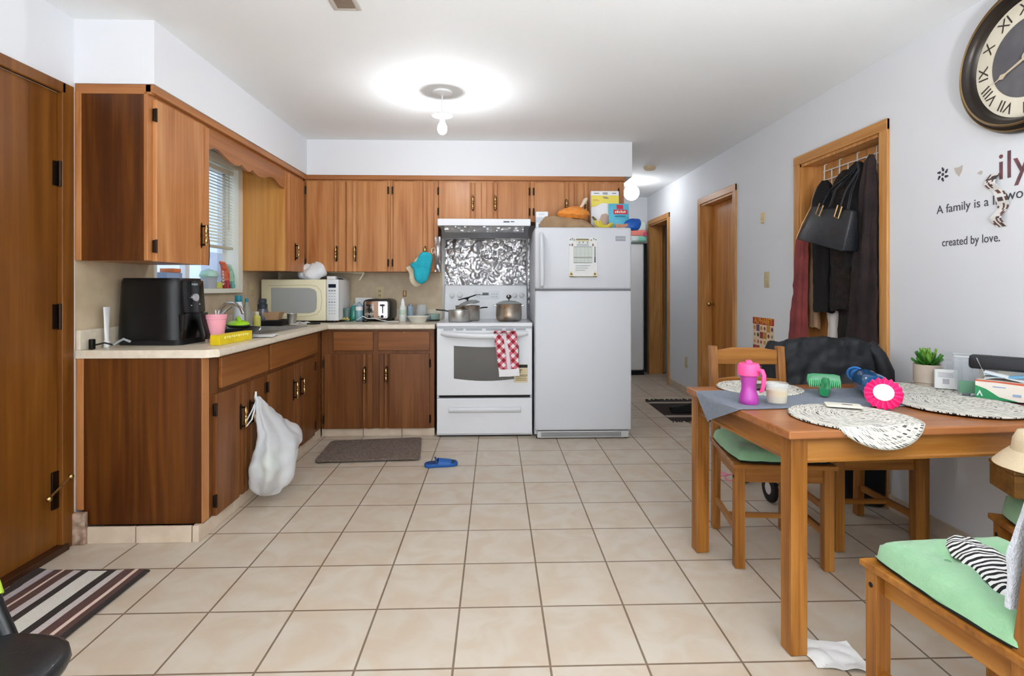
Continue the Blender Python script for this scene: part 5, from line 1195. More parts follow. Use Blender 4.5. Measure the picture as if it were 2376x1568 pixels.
# ------------------------------------------------------------------ chairs (local: seat front at -y, origin on floor under the seat centre)
def make_chair(label):
    t = thing('dining_chair', label, 'chair', (0, 0, 0), 0, 'pine dining chairs')
    SH = .45
    c = B().prism([(-.215, -.215), (.215, -.215), (.19, .205), (-.19, .205)], 'z', SH - .02, SH, bev=.004)
    obj('seat', c, pine_x, t, 0)
    c = B().box(-.175, .175, -.192, -.172, SH - .082, SH - .02, bev=.002); obj('front_rail', c, pine_x, t, 0)
    for s in (-1, 1):
        c = B().hexa([(s * .182, -.18, SH - .082), (s * .164, -.18, SH - .082), (s * .150, .175, SH - .082), (s * .168, .175, SH - .082), (s * .182, -.18, SH - .02), (s * .164, -.18, SH - .02), (s * .150, .175, SH - .02), (s * .168, .175, SH - .02)])
        bmesh.ops.recalc_face_normals(c.bm, faces=c.bm.faces[:]); obj('side_rail', c, pine_y, t, 0)
    obj('back_rail', B().box(-.15, .15, .165, .185, SH - .082, SH - .02, bev=.002), pine_x, t, 0)
    for s in (-1, 1):
        a, q = (s * .205, s * .163) if s > 0 else (-.205, -.163)
        x0, x1 = min(a, q), max(a, q)
        l = obj('leg', B().box(x0, x1, -.205, -.165, .001, SH - .02, bev=.002), pine, t, 0)
        obj('bolt', B().lathe([(0, 0), (.007, 0), (.007, s * .002), (0, s * .002)], (s * .2045, -.185, SH - .06), 'x', 10), dark, l, 0)
        a, q = sorted((s * .183, s * .147))
        P = lambda y, z: [(a, y - .02, z), (q, y - .02, z), (q, y + .02, z), (a, y + .02, z)]
        c = B().hexa(P(.20, .001) + P(.19, .44), bev=.002).hexa(P(.19, .44) + P(.245, .905), bev=.003)
        obj('leg', c, pine, t, 0)
        c = B().hexa([(s * .192, -.18, .135), (s * .176, -.18, .135), (s * .158, .19, .135), (s * .174, .19, .135), (s * .192, -.18, .165), (s * .176, -.18, .165), (s * .158, .19, .165), (s * .174, .19, .165)])
        bmesh.ops.recalc_face_normals(c.bm, faces=c.bm.faces[:]); obj('side_stretcher', c, pine_y, t, 0)
    obj('cross_stretcher', B().box(-.168, .168, -.012, .006, .14, .162, bev=.002), pine_x, t, 0)
    def slat(z0, z1, y0, y1, crest=0.):
        top = [(-.147, z1 - crest), (-.11, z1 - crest * .6), (-.075, z1), (.075, z1), (.11, z1 - crest * .6), (.147, z1 - crest)]
        ym = (y0 + y1) / 2
        return B().prism([(-.147, z0), (.147, z0)] + top[::-1], 'y', ym - .009, ym + .009, bev=.002)
    obj('top_rail', slat(.815, .898, .232, .242, .012), pine_x, t, 0)
    obj('back_slat', slat(.69, .752, .218, .226, .008), pine_x, t, 0)
    obj('back_slat', slat(.565, .61, .205, .211, .006), pine_x, t, 0)
    return t
def cushion(name, label, loc, rot, w=.2, d=.2, h=.05):
    t = thing(name, label, 'cushion', loc, rot, 'green seat cushions')
    def f(u, v):
        # u,v in 0..1 over a rounded square, tufted top
        x, y = 2 * u - 1, 2 * v - 1
        e = max(abs(x), abs(y))
        k = 1 - .07 * (x * y) ** 2
        p = (1 - e ** 6)
        z = .012 + h * p ** .45
        for bx, by in ((-.38, -.38), (.38, -.38), (-.38, .38), (.38, .38)):
            z -= .022 * math.exp(-((x - bx) ** 2 + (y - by) ** 2) / .03)
        if abs(x) > .5 or abs(y) > .5: z += .004 * noise.noise(Vector((x * 4, y * 4, w)))
        return (x * w * k, y * d * k, z)
    c = B().grid(f, 32, 32)
    # boxed edge and underside
    bm = c.bm; rim = [(-1 + i / 8, -1) for i in range(16)] + [(1, -1 + i / 8) for i in range(16)] + [(1 - i / 8, 1) for i in range(16)] + [(-1, 1 - i / 8) for i in range(16)]
    def low(p, s, z): k = 1 - .07 * (p[0] * p[1]) ** 2; return (p[0] * w * k * s, p[1] * d * k * s, z)
    A = [bm.verts.new(low(p, 1, .012)) for p in rim]; C = [bm.verts.new(low(p, .97, .001)) for p in rim]
    for i in range(64): c._face([A[i], A[(i + 1) % 64], C[(i + 1) % 64], C[i]], 1)
    c._face(C, 1)
    bmesh.ops.remove_doubles(bm, verts=bm.verts, dist=1e-5); bmesh.ops.recalc_face_normals(bm, faces=bm.faces[:])
    obj('pad', c, [green_c, M('cushion_underside', (26, 30, 26), .9)], t, 60)
    for bx, by in ((-.38, -.38), (.38, -.38), (-.38, .38), (.38, .38)):
        obj('tuft', B().sphere((bx * w, by * d, .012 + h * .62), .009, (1, 1, .5), 10), M('tuft_green', (112, 158, 116), .9) if 'tuft_green' not in MATS else MATS['tuft_green'], t)
    return t
ch1 = make_chair('pine dining chair at the far left of the table, its back clear, cushion tucked under the tabletop')
ch1.location = (1.247, 2.455, 0); ch1.rotation_euler = (0, 0, radians(-5.6))
ch2 = dup(ch1, (1.752, 2.60, 0), radians(-1), 'pine dining chair with a dark jacket draped over its back')
ch3 = dup(ch1, (1.245, 1.275, 0), radians(184), 'pine dining chair in the right foreground with striped headband on its green cushion')
ch4 = dup(ch1, (1.783, 1.484, 0), radians(161), 'pine dining chair cut off at the right edge with a wooden box on its cushion')
ch1['label'] = 'pine dining chair at the far left of the table with bare backrest'
cushion('seat_cushion', 'green tufted seat cushion half under the tabletop on the far left chair', (1.25, 2.45, .4505), radians(-5.6), .2, .205)
cushion('seat_cushion', 'large green tufted seat cushion in the right foreground under the striped headband', (1.245, 1.28, .4505), radians(184), .2, .205, .058)
cushion('seat_cushion', 'green seat cushion under the wooden box at the right picture edge', (1.775, 1.50, .4505), radians(161), .19, .19, .10)
# jacket over chair two
def jk(u, v):
    x = -.27 + .54 * u
    L1, L2 = .30, .42
    s = v * (L1 + L2)
    lump = .012 * noise.noise(Vector((u * 6, v * 9, 2))) + .01 * noise.noise(Vector((u * 13, v * 17, 5)))
    drop = .03 * (2 * u - 1) ** 2 + .05 * max(0, abs(2 * u - 1) - .75)
    if s < L1 - .03: y, z = .195 - .03 + .045 * (s / L1), .93 - (L1 - s) + .0
    elif s < L1 + .03:
        a = (s - L1 + .03) / .06 * pi; y, z = .243 - .042 * cos(a), .915 + .022 * sin(a)
    else: y, z = .285 + .02 * ((s - L1) / L2), .93 - (s - L1)
    wdt = 1 + .12 * (.93 - z)
    return (x * wdt, y + lump * (1 if y > .25 else -1), z - drop + lump)
c = B().grid(jk, 44, 60, thick=.012)
jm = M('jacket_navy_black', (28, 29, 34), .65, col2=(20, 21, 25), noise_scale=12, bump=.5, bump_scale=16)
t = thing('jacket', 'dark quilted jacket draped over the back of the second chair', 'jacket', (1.752, 2.60, 0), radians(-1))
obj('body', c, jm, t, 60)
for s in (-1, 1):
    pts = [(s * .25, .245, .90), (s * .285, .21, .84), (s * .30, .19, .76), (s * .30, .185, .66), (s * .29, .19, .56)]
    c = B().tube(pts, [.04, .055, .06, .058, .05], 14, flat=.7); c.jitter(.014, 14, s * 3.); obj('sleeve', c, jm, t, 70)
# foreground garment over chair three's back
def wg(u, v):
    s = v * .75
    lump = .012 * noise.noise(Vector((u * 4, v * 7, 8)))
    y, z = (.17 + .02 * (s / .40), .93 - .40 + s) if s < .40 else (.275, .93 - (s - .40))
    xr = .135 + .05 * min(1, max(0, (.80 - z) / .15))
    return (-.16 + (xr + .16) * u, y - .01 - lump, z + .02 * noise.noise(Vector((u * 3, 2, 1))))
c = B().grid(wg, 16, 40, thick=.01); c.jitter(.008, 14)
o = obj('white_cardigan', c, M('cardigan_pale', (216, 220, 228), .95, bump=.7, bump_scale=220), None, 60)
tag(o, 'pale knitted garment hanging over the foreground chair back', 'garment', loc=(1.245, 1.275, 0), rot=radians(184))
# striped headband on the foreground cushion
zeb = stripes_mat('zebra_cloth', [(0., (236, 234, 232)), (.52, (24, 22, 24))], 'y', 1 / .0165, rep=True, bump=.2)
def hbn(u, v):
    s = sin(pi * min(1, max(0, u))) ** .5
    w = .012 + .05 * s
    return ((v - .5) * 2 * w + .012 * sin(u * 5) + .006 * noise.noise(Vector((u * 6, v * 3, 1))), -.15 + .30 * u, .004 + .03 * s * sin(pi * v) ** .6 + .008 * noise.noise(Vector((u * 9, v * 5, 4))))
c = B().grid(hbn, 40, 14, thick=.003)
o = obj('headband', c, zeb, None, 60); tag(o, 'black and white striped headband lying on the foreground green cushion', 'headband', loc=(1.222, 1.30, .508), rot=radians(-23.5))
o = obj('white_strap', B().grid(lambda u, v: (.05 - .16 * u, -.05 + .03 * v - .02 * u * u, .006 + .022 * sin(pi * u) * .3 + .01 * v), 14, 4, thick=.002), M('strap_white', (236, 238, 244), .6)); tag(o, 'white satin strap lying beside the pale garment on the foreground cushion', 'strap', loc=(1.115, 1.135, .51), rot=radians(60))
# box and hat on the fourth chair
t = thing('wooden_box', 'small brown wooden box on the chair cushion at the right edge', 'box', (1.69, 1.62, .562), radians(-19))
obj('box', B().box(-.1, .1, -.07, .07, 0, .07, bev=.003), wood('box_wood', (92, 58, 20), (118, 78, 30), (136, 94, 42), 'x', 1.2), t, 0)
obj('lid', B().box(-.102, .102, -.072, .072, .0705, .083, bev=.003), MATS['box_wood'], t, 0)
t = thing('bucket_hat', 'beige cloth bucket hat resting on the wooden box', 'hat', (1.71, 1.605, .647), 0)
hm = M('hat_beige', (226, 206, 172), .9, bump=.3, bump_scale=200)
c = B().lathe([(.095, .045), (.09, .08), (.078, .105), (.04, .112), (0, .112)], seg=36); c.jitter(.004, 12); obj('crown', c, hm, t, 60)
c = B().lathe([(.14, 0), (.12, .025), (.097, .048), (.094, .044), (.117, .021), (.137, -.002), (.14, 0)], seg=40); c.jitter(.004, 10); obj('brim', c, hm, t, 60)

# ------------------------------------------------------------------ table clutter (world coordinates)
ZT = .7405
def rs(x, y): return (x - .945) * cos(TR) + (y - 1.706) * sin(TR), -(x - .945) * sin(TR) + (y - 1.706) * cos(TR)   # to table coordinates
# runner
def runner(u, v):
    xl, yl = -.085 + 1.21 * u, .29 + .36 * v
    if u < .12: yl = .29 + .36 * v + (.12 - u) * (.6 - 1.1 * abs(v - .45))
    yl += .012 * sin(u * 7) * (1 - u)
    z = .0022
    if xl < .004:
        k = min(1., (.004 - xl) / .085); tip = (1 - abs(v - .5) * 1.9); ov = k * .105 * max(.0, tip); z = .002 - ov; xl = -.006 - .006 * k
    wx = .945 + xl * cos(TR) - yl * sin(TR); wy = 1.706 + xl * sin(TR) + yl * cos(TR)
    return (wx - 1.5, wy - 2.15, z)
o = obj('table_runner', B().grid(runner, 90, 20, thick=.002), grey_r, None, 60); tag(o, 'grey cloth table runner hanging over the left table end', 'table runner', loc=(1.5, 2.15, ZT))
# placemats
def placemat_mat(name, seed):
    m, nt, b = base_mat(name); N = nt.nodes; L = nt.links
    tc = N.new('ShaderNodeAttribute'); tc.attribute_name = 'flat'; sp = N.new('ShaderNodeSeparateXYZ'); L.new(tc.outputs['Vector'], sp.inputs[0])
    cb_ = N.new('ShaderNodeCombineXYZ'); L.new(sp.outputs[0], cb_.inputs[0]); L.new(sp.outputs[1], cb_.inputs[1])
    ln = N.new('ShaderNodeVectorMath'); ln.operation = 'LENGTH'; L.new(cb_.outputs[0], ln.inputs[0])
    at = N.new('ShaderNodeMath'); at.operation = 'ARCTAN2'; L.new(sp.outputs[1], at.inputs[0]); L.new(sp.outputs[0], at.inputs[1])
    mu = N.new('ShaderNodeMath'); mu.operation = 'MULTIPLY'; mu.inputs[1].default_value = 1 / .0135; L.new(ln.outputs['Value'], mu.inputs[0])
    sw = N.new('ShaderNodeMath'); sw.operation = 'MULTIPLY_ADD'; sw.inputs[1].default_value = 1 / (2 * pi); L.new(at.outputs[0], sw.inputs[0]); L.new(mu.outputs[0], sw.inputs[2])
    fr = N.new('ShaderNodeMath'); fr.operation = 'FRACT'; L.new(sw.outputs[0], fr.inputs[0])
    # dark dashes: noise in polar space
    fl_ = N.new('ShaderNodeMath'); fl_.operation = 'FLOOR'; L.new(sw.outputs[0], fl_.inputs[0])
    am = N.new('ShaderNodeMath'); am.operation = 'MULTIPLY'; L.new(at.outputs[0], am.inputs[0]); L.new(mu.outputs[0], am.inputs[1])
    cv = N.new('ShaderNodeCombineXYZ'); L.new(am.outputs[0], cv.inputs[0]); L.new(fl_.outputs[0], cv.inputs[1]); cv.inputs[2].default_value = seed
    sc = N.new('ShaderNodeVectorMath'); sc.operation = 'MULTIPLY'; sc.inputs[1].default_value = (2.2, 7.31, 1); L.new(cv.outputs[0], sc.inputs[0])
    nz = N.new('ShaderNodeTexNoise'); nz.inputs['Scale'].default_value = 1.; nz.inputs['Detail'].default_value = 2; L.new(sc.outputs[0], nz.inputs['Vector'])
    g1 = N.new('ShaderNodeMath'); g1.operation = 'GREATER_THAN'; g1.inputs[1].default_value = .56; L.new(nz.outputs['Fac'], g1.inputs[0])
    sub = N.new('ShaderNodeMath'); sub.operation = 'SUBTRACT'; sub.inputs[1].default_value = .5; L.new(fr.outputs[0], sub.inputs[0])
    ab = N.new('ShaderNodeMath'); ab.operation = 'ABSOLUTE'; L.new(sub.outputs[0], ab.inputs[0])
    lt = N.new('ShaderNodeMath'); lt.operation = 'LESS_THAN'; lt.inputs[1].default_value = .34; L.new(ab.outputs[0], lt.inputs[0])
    pr = N.new('ShaderNodeMath'); pr.operation = 'MULTIPLY'; L.new(g1.outputs[0], pr.inputs[0]); L.new(lt.outputs[0], pr.inputs[1])
    mx = N.new('ShaderNodeMixRGB'); mx.inputs[1].default_value = lin((214, 210, 199)); mx.inputs[2].default_value = lin((34, 32, 32)); L.new(pr.outputs[0], mx.inputs[0]); L.new(mx.outputs[0], b.inputs['Base Color'])
    bp = N.new('ShaderNodeBump'); bp.inputs['Strength'].default_value = .8; bp.inputs['Distance'].default_value = .004; bp.invert = True; L.new(ab.outputs[0], bp.inputs['Height']); L.new(bp.outputs[0], b.inputs['Normal'])
    b.inputs['Roughness'].default_value = .95
    return m
pms = [placemat_mat('placemat_weave%d' % i, i * 3.7) for i in range(2)]
def placemat(label, cx, cy, r, m, z=.004, wob=.0, tilt=0.):
    def f(u, v):
        a = 2 * pi * u; rr = r * (1 + wob * sin(2 * a + 1)) * max(v, .001)
        x, y = rr * cos(a), rr * sin(a)
        tx, ty = rs(cx + x, cy + y)
        zz = z + .0015 * noise.noise(Vector((x * 9, y * 9, cx)))
        if ty < .006:      # hangs over the front edge
            ov = .006 - ty; k = min(ov, .025)
            zz = z - (ov * .9 if ov > .02 else ov * ov / .02 * .9); 
            dy = ov * .55
            x -= -sin(TR) * -dy * 0; y += dy
        return (x, y, zz)
    c = B(); ly = c.bm.verts.layers.float_vector.new('flat')
    c.grid(f, 96, 24, wrap=True)
    c.bm.verts.ensure_lookup_table()
    for i in range(96):
        for j in range(25):
            a = 2 * pi * i / 96; rr = r * max(j / 24, .001); c.bm.verts[i * 25 + j][ly] = (rr * cos(a), rr * sin(a), 0)
    bmesh.ops.recalc_face_normals(c.bm, faces=c.bm.faces[:])
    o = obj('placemat', c, m, None, 60); md = o.modifiers.new('thickness', 'SOLIDIFY'); md.thickness = .005; md.offset = 0; return tag(o, label, 'placemat', 'round woven placemats', loc=(cx, cy, ZT))
placemat('round woven black and white placemat drooping over the front table edge', 1.26, 1.865, .205, pms[0], .006)
placemat('round woven black and white placemat under the pink cup at the far left', 1.20, 2.42, .182, pms[1], .006)
placemat('large round woven placemat at the front right of the table', 1.80, 2.03, .215, pms[0], .009)
placemat('round woven placemat at the back right in front of the potted plant', 1.87, 2.375, .18, pms[1], .003)
# pink cup
cup_purple = M('cup_purple', (176, 62, 160), .3, coat=.3)
hot = M('hot_pink', (246, 84, 150), .4)
t = thing('sippy_cup', 'purple toddler cup with bright pink lid and handle', 'cup', (1.0, 2.10, ZT + .003), radians(-20))
obj('cup', B().lathe([(0, 0), (.033, .001), (.037, .008), (.035, .03), (.028, .055), (.027, .075), (.033, .11), (.035, .12), (0, .12)], seg=32), cup_purple, t)
obj('lid', B().lathe([(.036, .112), (.041, .115), (.041, .15), (.036, .16), (.02, .163), (0, .163)], seg=32).box(-.012, .012, -.022, .022, .158, .172, bev=.005), hot, t)
hd = B().tube([(.038, 0, .138), (.055, 0, .136), (.062, 0, .12), (.06, 0, .085), (.055, 0, .06), (.046, 0, .055)], [.01, .011, .0105, .01, .009, .007], 10, flat=.8).xf(RZ(radians(-35))); obj('handle', hd, hot, t)
# glass of milky drink
t = thing('drinking_glass', 'short glass of milky beige drink on the table runner', 'glass', (1.105, 2.085, ZT + .003))
obj('glass', B().lathe([(0, 0), (.034, 0), (.037, .006), (.042, .085), (.0405, .086), (.035, .01), (0, .008)], seg=32), clear, t)
obj('drink', B().lathe([(0, .010), (.0345, .011), (.039, .058), (0, .058)], seg=32), M('milk_tea', (216, 190, 148), .3), t)
# dark oval thing on placemat two
t = thing('hair_clip', 'dark oval compact lying on the far left placemat', 'compact', (1.16, 2.37, ZT + .013), .3)
obj('case', B().lathe([(0, 0), (.05, .001), (.058, .006), (.05, .014), (0, .017)], seg=28, sx=1.15, sy=.7), M('compact_dark', (58, 54, 54), .4), t)
obj('mirror', B().lathe([(0, 0), (.045, .001), (.045, .004), (0, .004)], (.05, -.05, .0), seg=28, sx=1.1, sy=.7), M('compact_grey', (150, 146, 142), .15, .6), t)
# green brush
grn = M('translucent_green', (30, 140, 84), .25, trans=.2, coat=.4)
t = thing('hair_brush', 'green plastic detangling brush standing on its wide head edge', 'hair brush', (1.415, 2.28, ZT + .004), radians(-25))
obj('handle', B().tube([(-.012, -.105, .024), (-.008, -.075, .026), (0, -.04, .034), (.004, -.01, .05), (.006, .0, .065)], [.018, .023, .019, .015, .014], 14), grn, t)
hdm = B().prism([(-.062, 0), (-.066, -.03), (-.06, -.044), (-.04, -.05), (.04, -.05), (.06, -.044), (.066, -.03), (.062, 0), (.04, .006), (-.04, .006)], 'y', -.004, .014, bev=.004).xf(T(.0, .02, .078) @ RX(radians(-20)))
obj('head', hdm, grn, t, 40)
c = B()
for i in range(17):
    x = -.056 + i * .007; c.tube([(x, -.004, .062), (x * 1.02, -.02, .045), (x * 1.03, -.032, .032)], [.0022, .002, .0014], 5)
obj('bristles', c, M('bristle_green', (96, 190, 130), .4), t)
# blue bottle lying
blu = M('blue_bottle', (30, 116, 172), .12, trans=.35, coat=.5, col2=(20, 90, 150), noise_scale=12)
t = thing('blue_bottle', 'large translucent blue bottle lying across the table runner', 'bottle', (1.60, 2.27, ZT + .006), radians(-112))
pf = [(0, -.17), (.02, -.17), (.024, -.13), (.03, -.1), (.046, -.06), (.05, 0), (.046, .03), (.05, .06), (.05, .13), (.045, .15), (0, .152)]
c = B().lathe(pf, (0, 0, .052), 'x', 28); c.jitter(.0025, 60); obj('bottle', c, blu, t, 60)
obj('cap', B().lathe([(0, -.20), (.022, -.2), (.026, -.196), (.026, -.166), (0, -.166)], (0, 0, .052), 'x', 24), M('blue_cap', (36, 110, 180), .3), t)
obj('carry_ring', B().tube([(-.2 + .012 * cos(a) - .01, .03 * cos(a), .052 + .03 * sin(a)) for a in [i * pi / 8 for i in range(16)]], .006, 8, closed=True), MATS['blue_cap'], t)
# card
o = obj('cream_dish', B().prism(rrect(-.06, .06, -.035, .035, .008), 'z', 0, .006, bev=.002).box(-.004, .03, -.004, .003, .0062, .0072, 1), [M('card_cream', (236, 230, 214), .5), M('card_slot', (80, 72, 66), .6)]); tag(o, 'square cream card with dark slot at the edge of the front placemat', 'card', loc=(1.315, 2.0, ZT + .014), rot=radians(-24))
# rosette
t = thing('ribbon_rosette', 'bright pink ribbon rosette with white centre leaning on the blue bottle', 'rosette', (1.478, 2.01, ZT + .058), radians(-34))
tm = RX(radians(58))
def ros(u, v):
    a = 2 * pi * u; r = .018 + .045 * v
    return tm @ Vector((r * cos(a), r * sin(a), .010 * sin(18 * a) * v + .008 * (1 - v)))
obj('ribbon', B().grid(ros, 216, 6, wrap=True, thick=.0015), M('ribbon_pink', (244, 52, 130), .4), t, 60)
obj('centre', B().lathe([(0, .008), (.034, .008), (.034, .013), (.03, .015), (0, .015)], seg=32, mat=tm), M('rosette_white', (244, 226, 232), .5), t)
obj('backing', B().lathe([(0, -.008), (.05, -.008), (.05, -.004), (0, -.004)], seg=24, mat=tm), hot, t)
# succulent
t = thing('potted_succulent', 'small green succulent in a beige ceramic pot at the wall', 'plant', (2.02, 2.46, ZT + .004))
pot = obj('pot', B().lathe([(0, 0), (.048, 0), (.05, .012), (.05, .016), (.056, .018), (.056, .1), (.05, .1), (.05, .085), (0, .085)], seg=36), M('pot_beige', (192, 178, 164), .6, col2=(182, 166, 150), noise_scale=12), t)
obj('soil', B().lathe([(0, .086), (.0495, .086), (.0495, .09), (0, .092)], seg=24), M('soil', (60, 50, 42), .95), t, 0)
lf1 = M('leaf_green', (62, 124, 34), .45, col2=(40, 96, 24), noise_scale=18); lf2 = M('leaf_light', (136, 176, 72), .45, col2=(96, 150, 46), noise_scale=18)
random.seed(5)
for ring, (n_, tilt, ln, w_) in enumerate(((10, 68, .07, .012), (9, 48, .08, .013), (7, 28, .088, .013), (4, 10, .082, .012))):
    for i in range(n_):
        a = 2 * pi * (i + .5 * (ring % 2)) / n_ + random.uniform(-.1, .1); tl = radians(tilt + random.uniform(-6, 6))
        def lfn(u, v):
            s = u; wd = w_ * (sin(pi * (.18 + .82 * s)) ** .8 if s < 1 else 0) * (1.15 - .5 * s)
            x = (2 * v - 1) * wd; zz = ln * s; yb = .006 * (2 * v - 1) ** 2 - .012 * s * s
            p = Vector((x, yb, zz)); p = RX(-tl) @ p
            return RZ(a) @ p + Vector((0, 0, .09))
        obj('leaf', B().grid(lfn, 8, 4, thick=.003), lf2 if ring > 1 else lf1, t, 80)
# clear box, pill/tissue packages
t = thing('medicine_packet', 'white and green packet standing in front of the beige pot', 'packet', (2.02, 2.36, ZT + .008), radians(-32))
obj('packet', B().box(-.04, .04, -.012, .012, 0, .085, bev=.002), M('packet_white', (234, 234, 230), .5), t, 0)
c = B()
for i in range(4): c.box(-.028, .028, -.0128, -.0118, .07 - i * .006, .073 - i * .006, 0)
c.box(-.012, .012, -.0128, -.0118, .022, .045, 0); obj('print', c, M('packet_print', (180, 176, 184), .6), t, 0)
t = thing('clear_box', 'clear plastic bin with a green card inside on the table', 'bin', (2.055, 2.25, ZT + .008), radians(-38))
c = B(); frus(c, .06, .05, 0, .16, .012); bmesh.ops.solidify(c.bm, geom=list(c.bm.faces), thickness=.002); obj('bin', c, clear_p, t, 0)
obj('rim', B().tube([(-.072, -.062, .16), (.072, -.062, .16), (.072, .062, .16), (-.072, .062, .16)], .003, 6, closed=True), glass('clear_rim', (226, 228, 230), .1, .6), t)
obj('green_card', B().box(-.055, .02, -.04, -.03, .004, .055, bev=.001), M('card_green', (36, 142, 84), .5), t, 0)
obj('strap', B().tube([(.0, -.066, .16), (.015, -.066, .12), (.035, -.06, .07), (.045, -.056, .04), (.03, -.08, .008), (-.02, -.09, .005)], .009, 6, flat=.25), M('strap_pale', (222, 224, 222), .5), t)
c = B(); frus(c, .05, .04, 0, .13, .008); bmesh.ops.solidify(c.bm, geom=list(c.bm.faces), thickness=.002)
o = obj('clear_container', c, clear_p, None, 0); tag(o, 'second clear container against the wall behind the green-card bin', 'container', loc=(2.0, 2.33 + .0, ZT + .01), rot=radians(-30)); o.location = (2.085, 2.385, ZT + .003)
t = thing('mask_box', 'open white and green box of face masks with blue masks', 'box', (2.07, 2.13, ZT + .008), radians(-52))
obj('box', B().box(-.085, .085, -.045, .045, 0, .075, bev=.002), M('mask_box_white', (238, 228, 214), .55), t, 0)
c = B().prism([(-.085, .0), (-.085, .052), (-.05, .04), (-.01, .012), (.045, .002), (.045, 0)], 'y', -.0462, -.0448, 0).prism([(-.085, .075), (.08, .075), (.08, .066), (-.02, .07), (-.085, .069)], 'y', -.0462, -.0448, 1).box(-.03, .01, -.0462, -.0448, .05, .054, 2).box(.03, .055, -.0462, -.0448, .02, .03, 2)
c.prism([(-.08, .01), (-.07, .034), (-.06, .01), (-.065, .01), (-.07, .023), (-.075, .01)], 'y', -.0466, -.0455, 3)
obj('print', c, [M('mask_green', (44, 140, 88), .5), M('mask_red', (206, 90, 60), .5), M('mask_blue_print', (150, 170, 200), .5), paper], t, 0)
obj('flap', B().grid(lambda u, v: (-.085 + .17 * u, .045 - .1 * v * .3, .076 + .045 * v + .02 * sin(pi * u) * v), 8, 4, thick=.0015), MATS['mask_box_white'], t)
c = B()
for i in range(4): c.grid(lambda u, v: (-.06 + .13 * u, -.032 + .07 * v, .078 + .008 * i + .012 * sin(pi * u + i) + .006 * sin(pi * v)), 10, 6, 1 if i == 3 else 0, thick=.0012)
obj('masks', c, [M('mask_white', (236, 238, 240), .8), M('mask_blue', (120, 184, 222), .8)], t, 60)
o = obj('glasses_case', B().prism(rrect(-.09, .09, -.028, .028, .012), 'y', -.03, .03, bev=.008), M('case_black', (24, 24, 28), .5), None, 40); tag(o, 'black glasses case lying on top of the face masks', 'case', loc=(2.075, 2.115, ZT + .165), rot=radians(-50)); 
o.location = (2.075, 2.165, ZT + .150)
o = obj('maroon_mat', B().grid(lambda u, v: (-.16 + .32 * u, -.14 + .28 * v, .002 + .0015 * noise.noise(Vector((u * 4, v * 4, 0)))), 10, 10, thick=.003), M('mat_maroon', (104, 44, 58), .85, noise_amt=.2, noise_scale=30)); tag(o, 'maroon cloth mat under the face mask box', 'mat', loc=(1.965, 2.13, ZT + .0042), rot=radians(-52))
o.location = (1.985, 2.16, ZT + .0002)

# ------------------------------------------------------------------ on the floor
def slab_mat(name, label, cat, pts, loc, m, h=.012, jit=0., rot=0., sub=24):
    pass
c = B(); w0, d0 = .33, .245
def kmat(u, v):
    # bilinear between the four corners of the mat, rounded
    P = [(-1.232, 3.70), (-.52, 3.742), (-.582, 4.258), (-1.262, 4.185)]
    x = (P[0][0] * (1 - u) + P[1][0] * u) * (1 - v) + (P[3][0] * (1 - u) + P[2][0] * u) * v
    y = (P[0][1] * (1 - u) + P[1][1] * u) * (1 - v) + (P[3][1] * (1 - u) + P[2][1] * u) * v
    e = max(0, abs(2 * u - 1) - .94) / .06 * max(0, abs(2 * v - 1) - .9) / .1
    x += (.5 - u) * .022 * e; y += (.5 - v) * .022 * e
    x += .003 * noise.noise(Vector((u * 9, v * 9, 1))); y += .003 * noise.noise(Vector((u * 9, v * 9, 9)))
    return (x + .9, y - 3.97, .013 + .004 * noise.noise(Vector((u * 60, v * 40, 3))))
c.grid(kmat, 60, 36, thick=.01)
o = obj('kitchen_mat', c, M('mat_taupe', (136, 120, 108), 1., col2=(108, 94, 84), noise_scale=60, bump=1., bump_scale=180), None, 60); tag(o, 'shaggy taupe bath mat lying before the base cabinets', 'mat', loc=(-.9, 3.97, 0))
t = thing('slipper', 'single blue slipper lying on the tiles beside the taupe mat', 'slipper', (-.368, 3.645, 0), radians(10))
sl = M('slipper_blue', (20, 84, 156), .5); sd = M('slipper_navy', (20, 58, 110), .6)
out = [(-.105, -.028), (-.085, -.04), (-.03, -.04), (.03, -.044), (.08, -.044), (.105, -.03), (.112, 0), (.105, .032), (.08, .045), (.02, .043), (-.04, .038), (-.085, .036), (-.106, .022), (-.111, 0)]
obj('sole', B().prism(out, 'z', .001, .024, bev=.004), sl, t, 40)
obj('insole', B().prism([(x * .9, y * .86) for x, y in out], 'z', .024, .026), sd, t, 0)
obj('strap', B().grid(lambda u, v: (-.03 + .085 * v + .015 * sin(pi * u), -.046 * cos(pi * u), .016 + (.036 - .014 * v) * sin(pi * u) ** .8), 14, 8, thick=.005), sl, t, 70)
obj('strap', B().tube([(-.03, -.043, .018), (-.035, -.02, .052), (-.04, 0, .06), (-.035, .02, .052), (-.03, .043, .018)], .006, 8, flat=.5), sd, t)
# striped door mat
BR, TN, GY, BK, PL, LG = (84, 52, 44), (214, 184, 166), (170, 160, 160), (44, 34, 30), (208, 202, 190), (190, 178, 172)
st_ = [(0., BK), (.085, GY), (.15, BR), (.225, TN), (.25, BR), (.33, LG), (.40, BK), (.47, PL), (.63, BK), (.71, LG), (.775, BR), (.865, TN), (.90, BR), (.955, BK)]
rug_m = stripes_mat('door_mat_stripes', st_, 'x', 1 / .47)
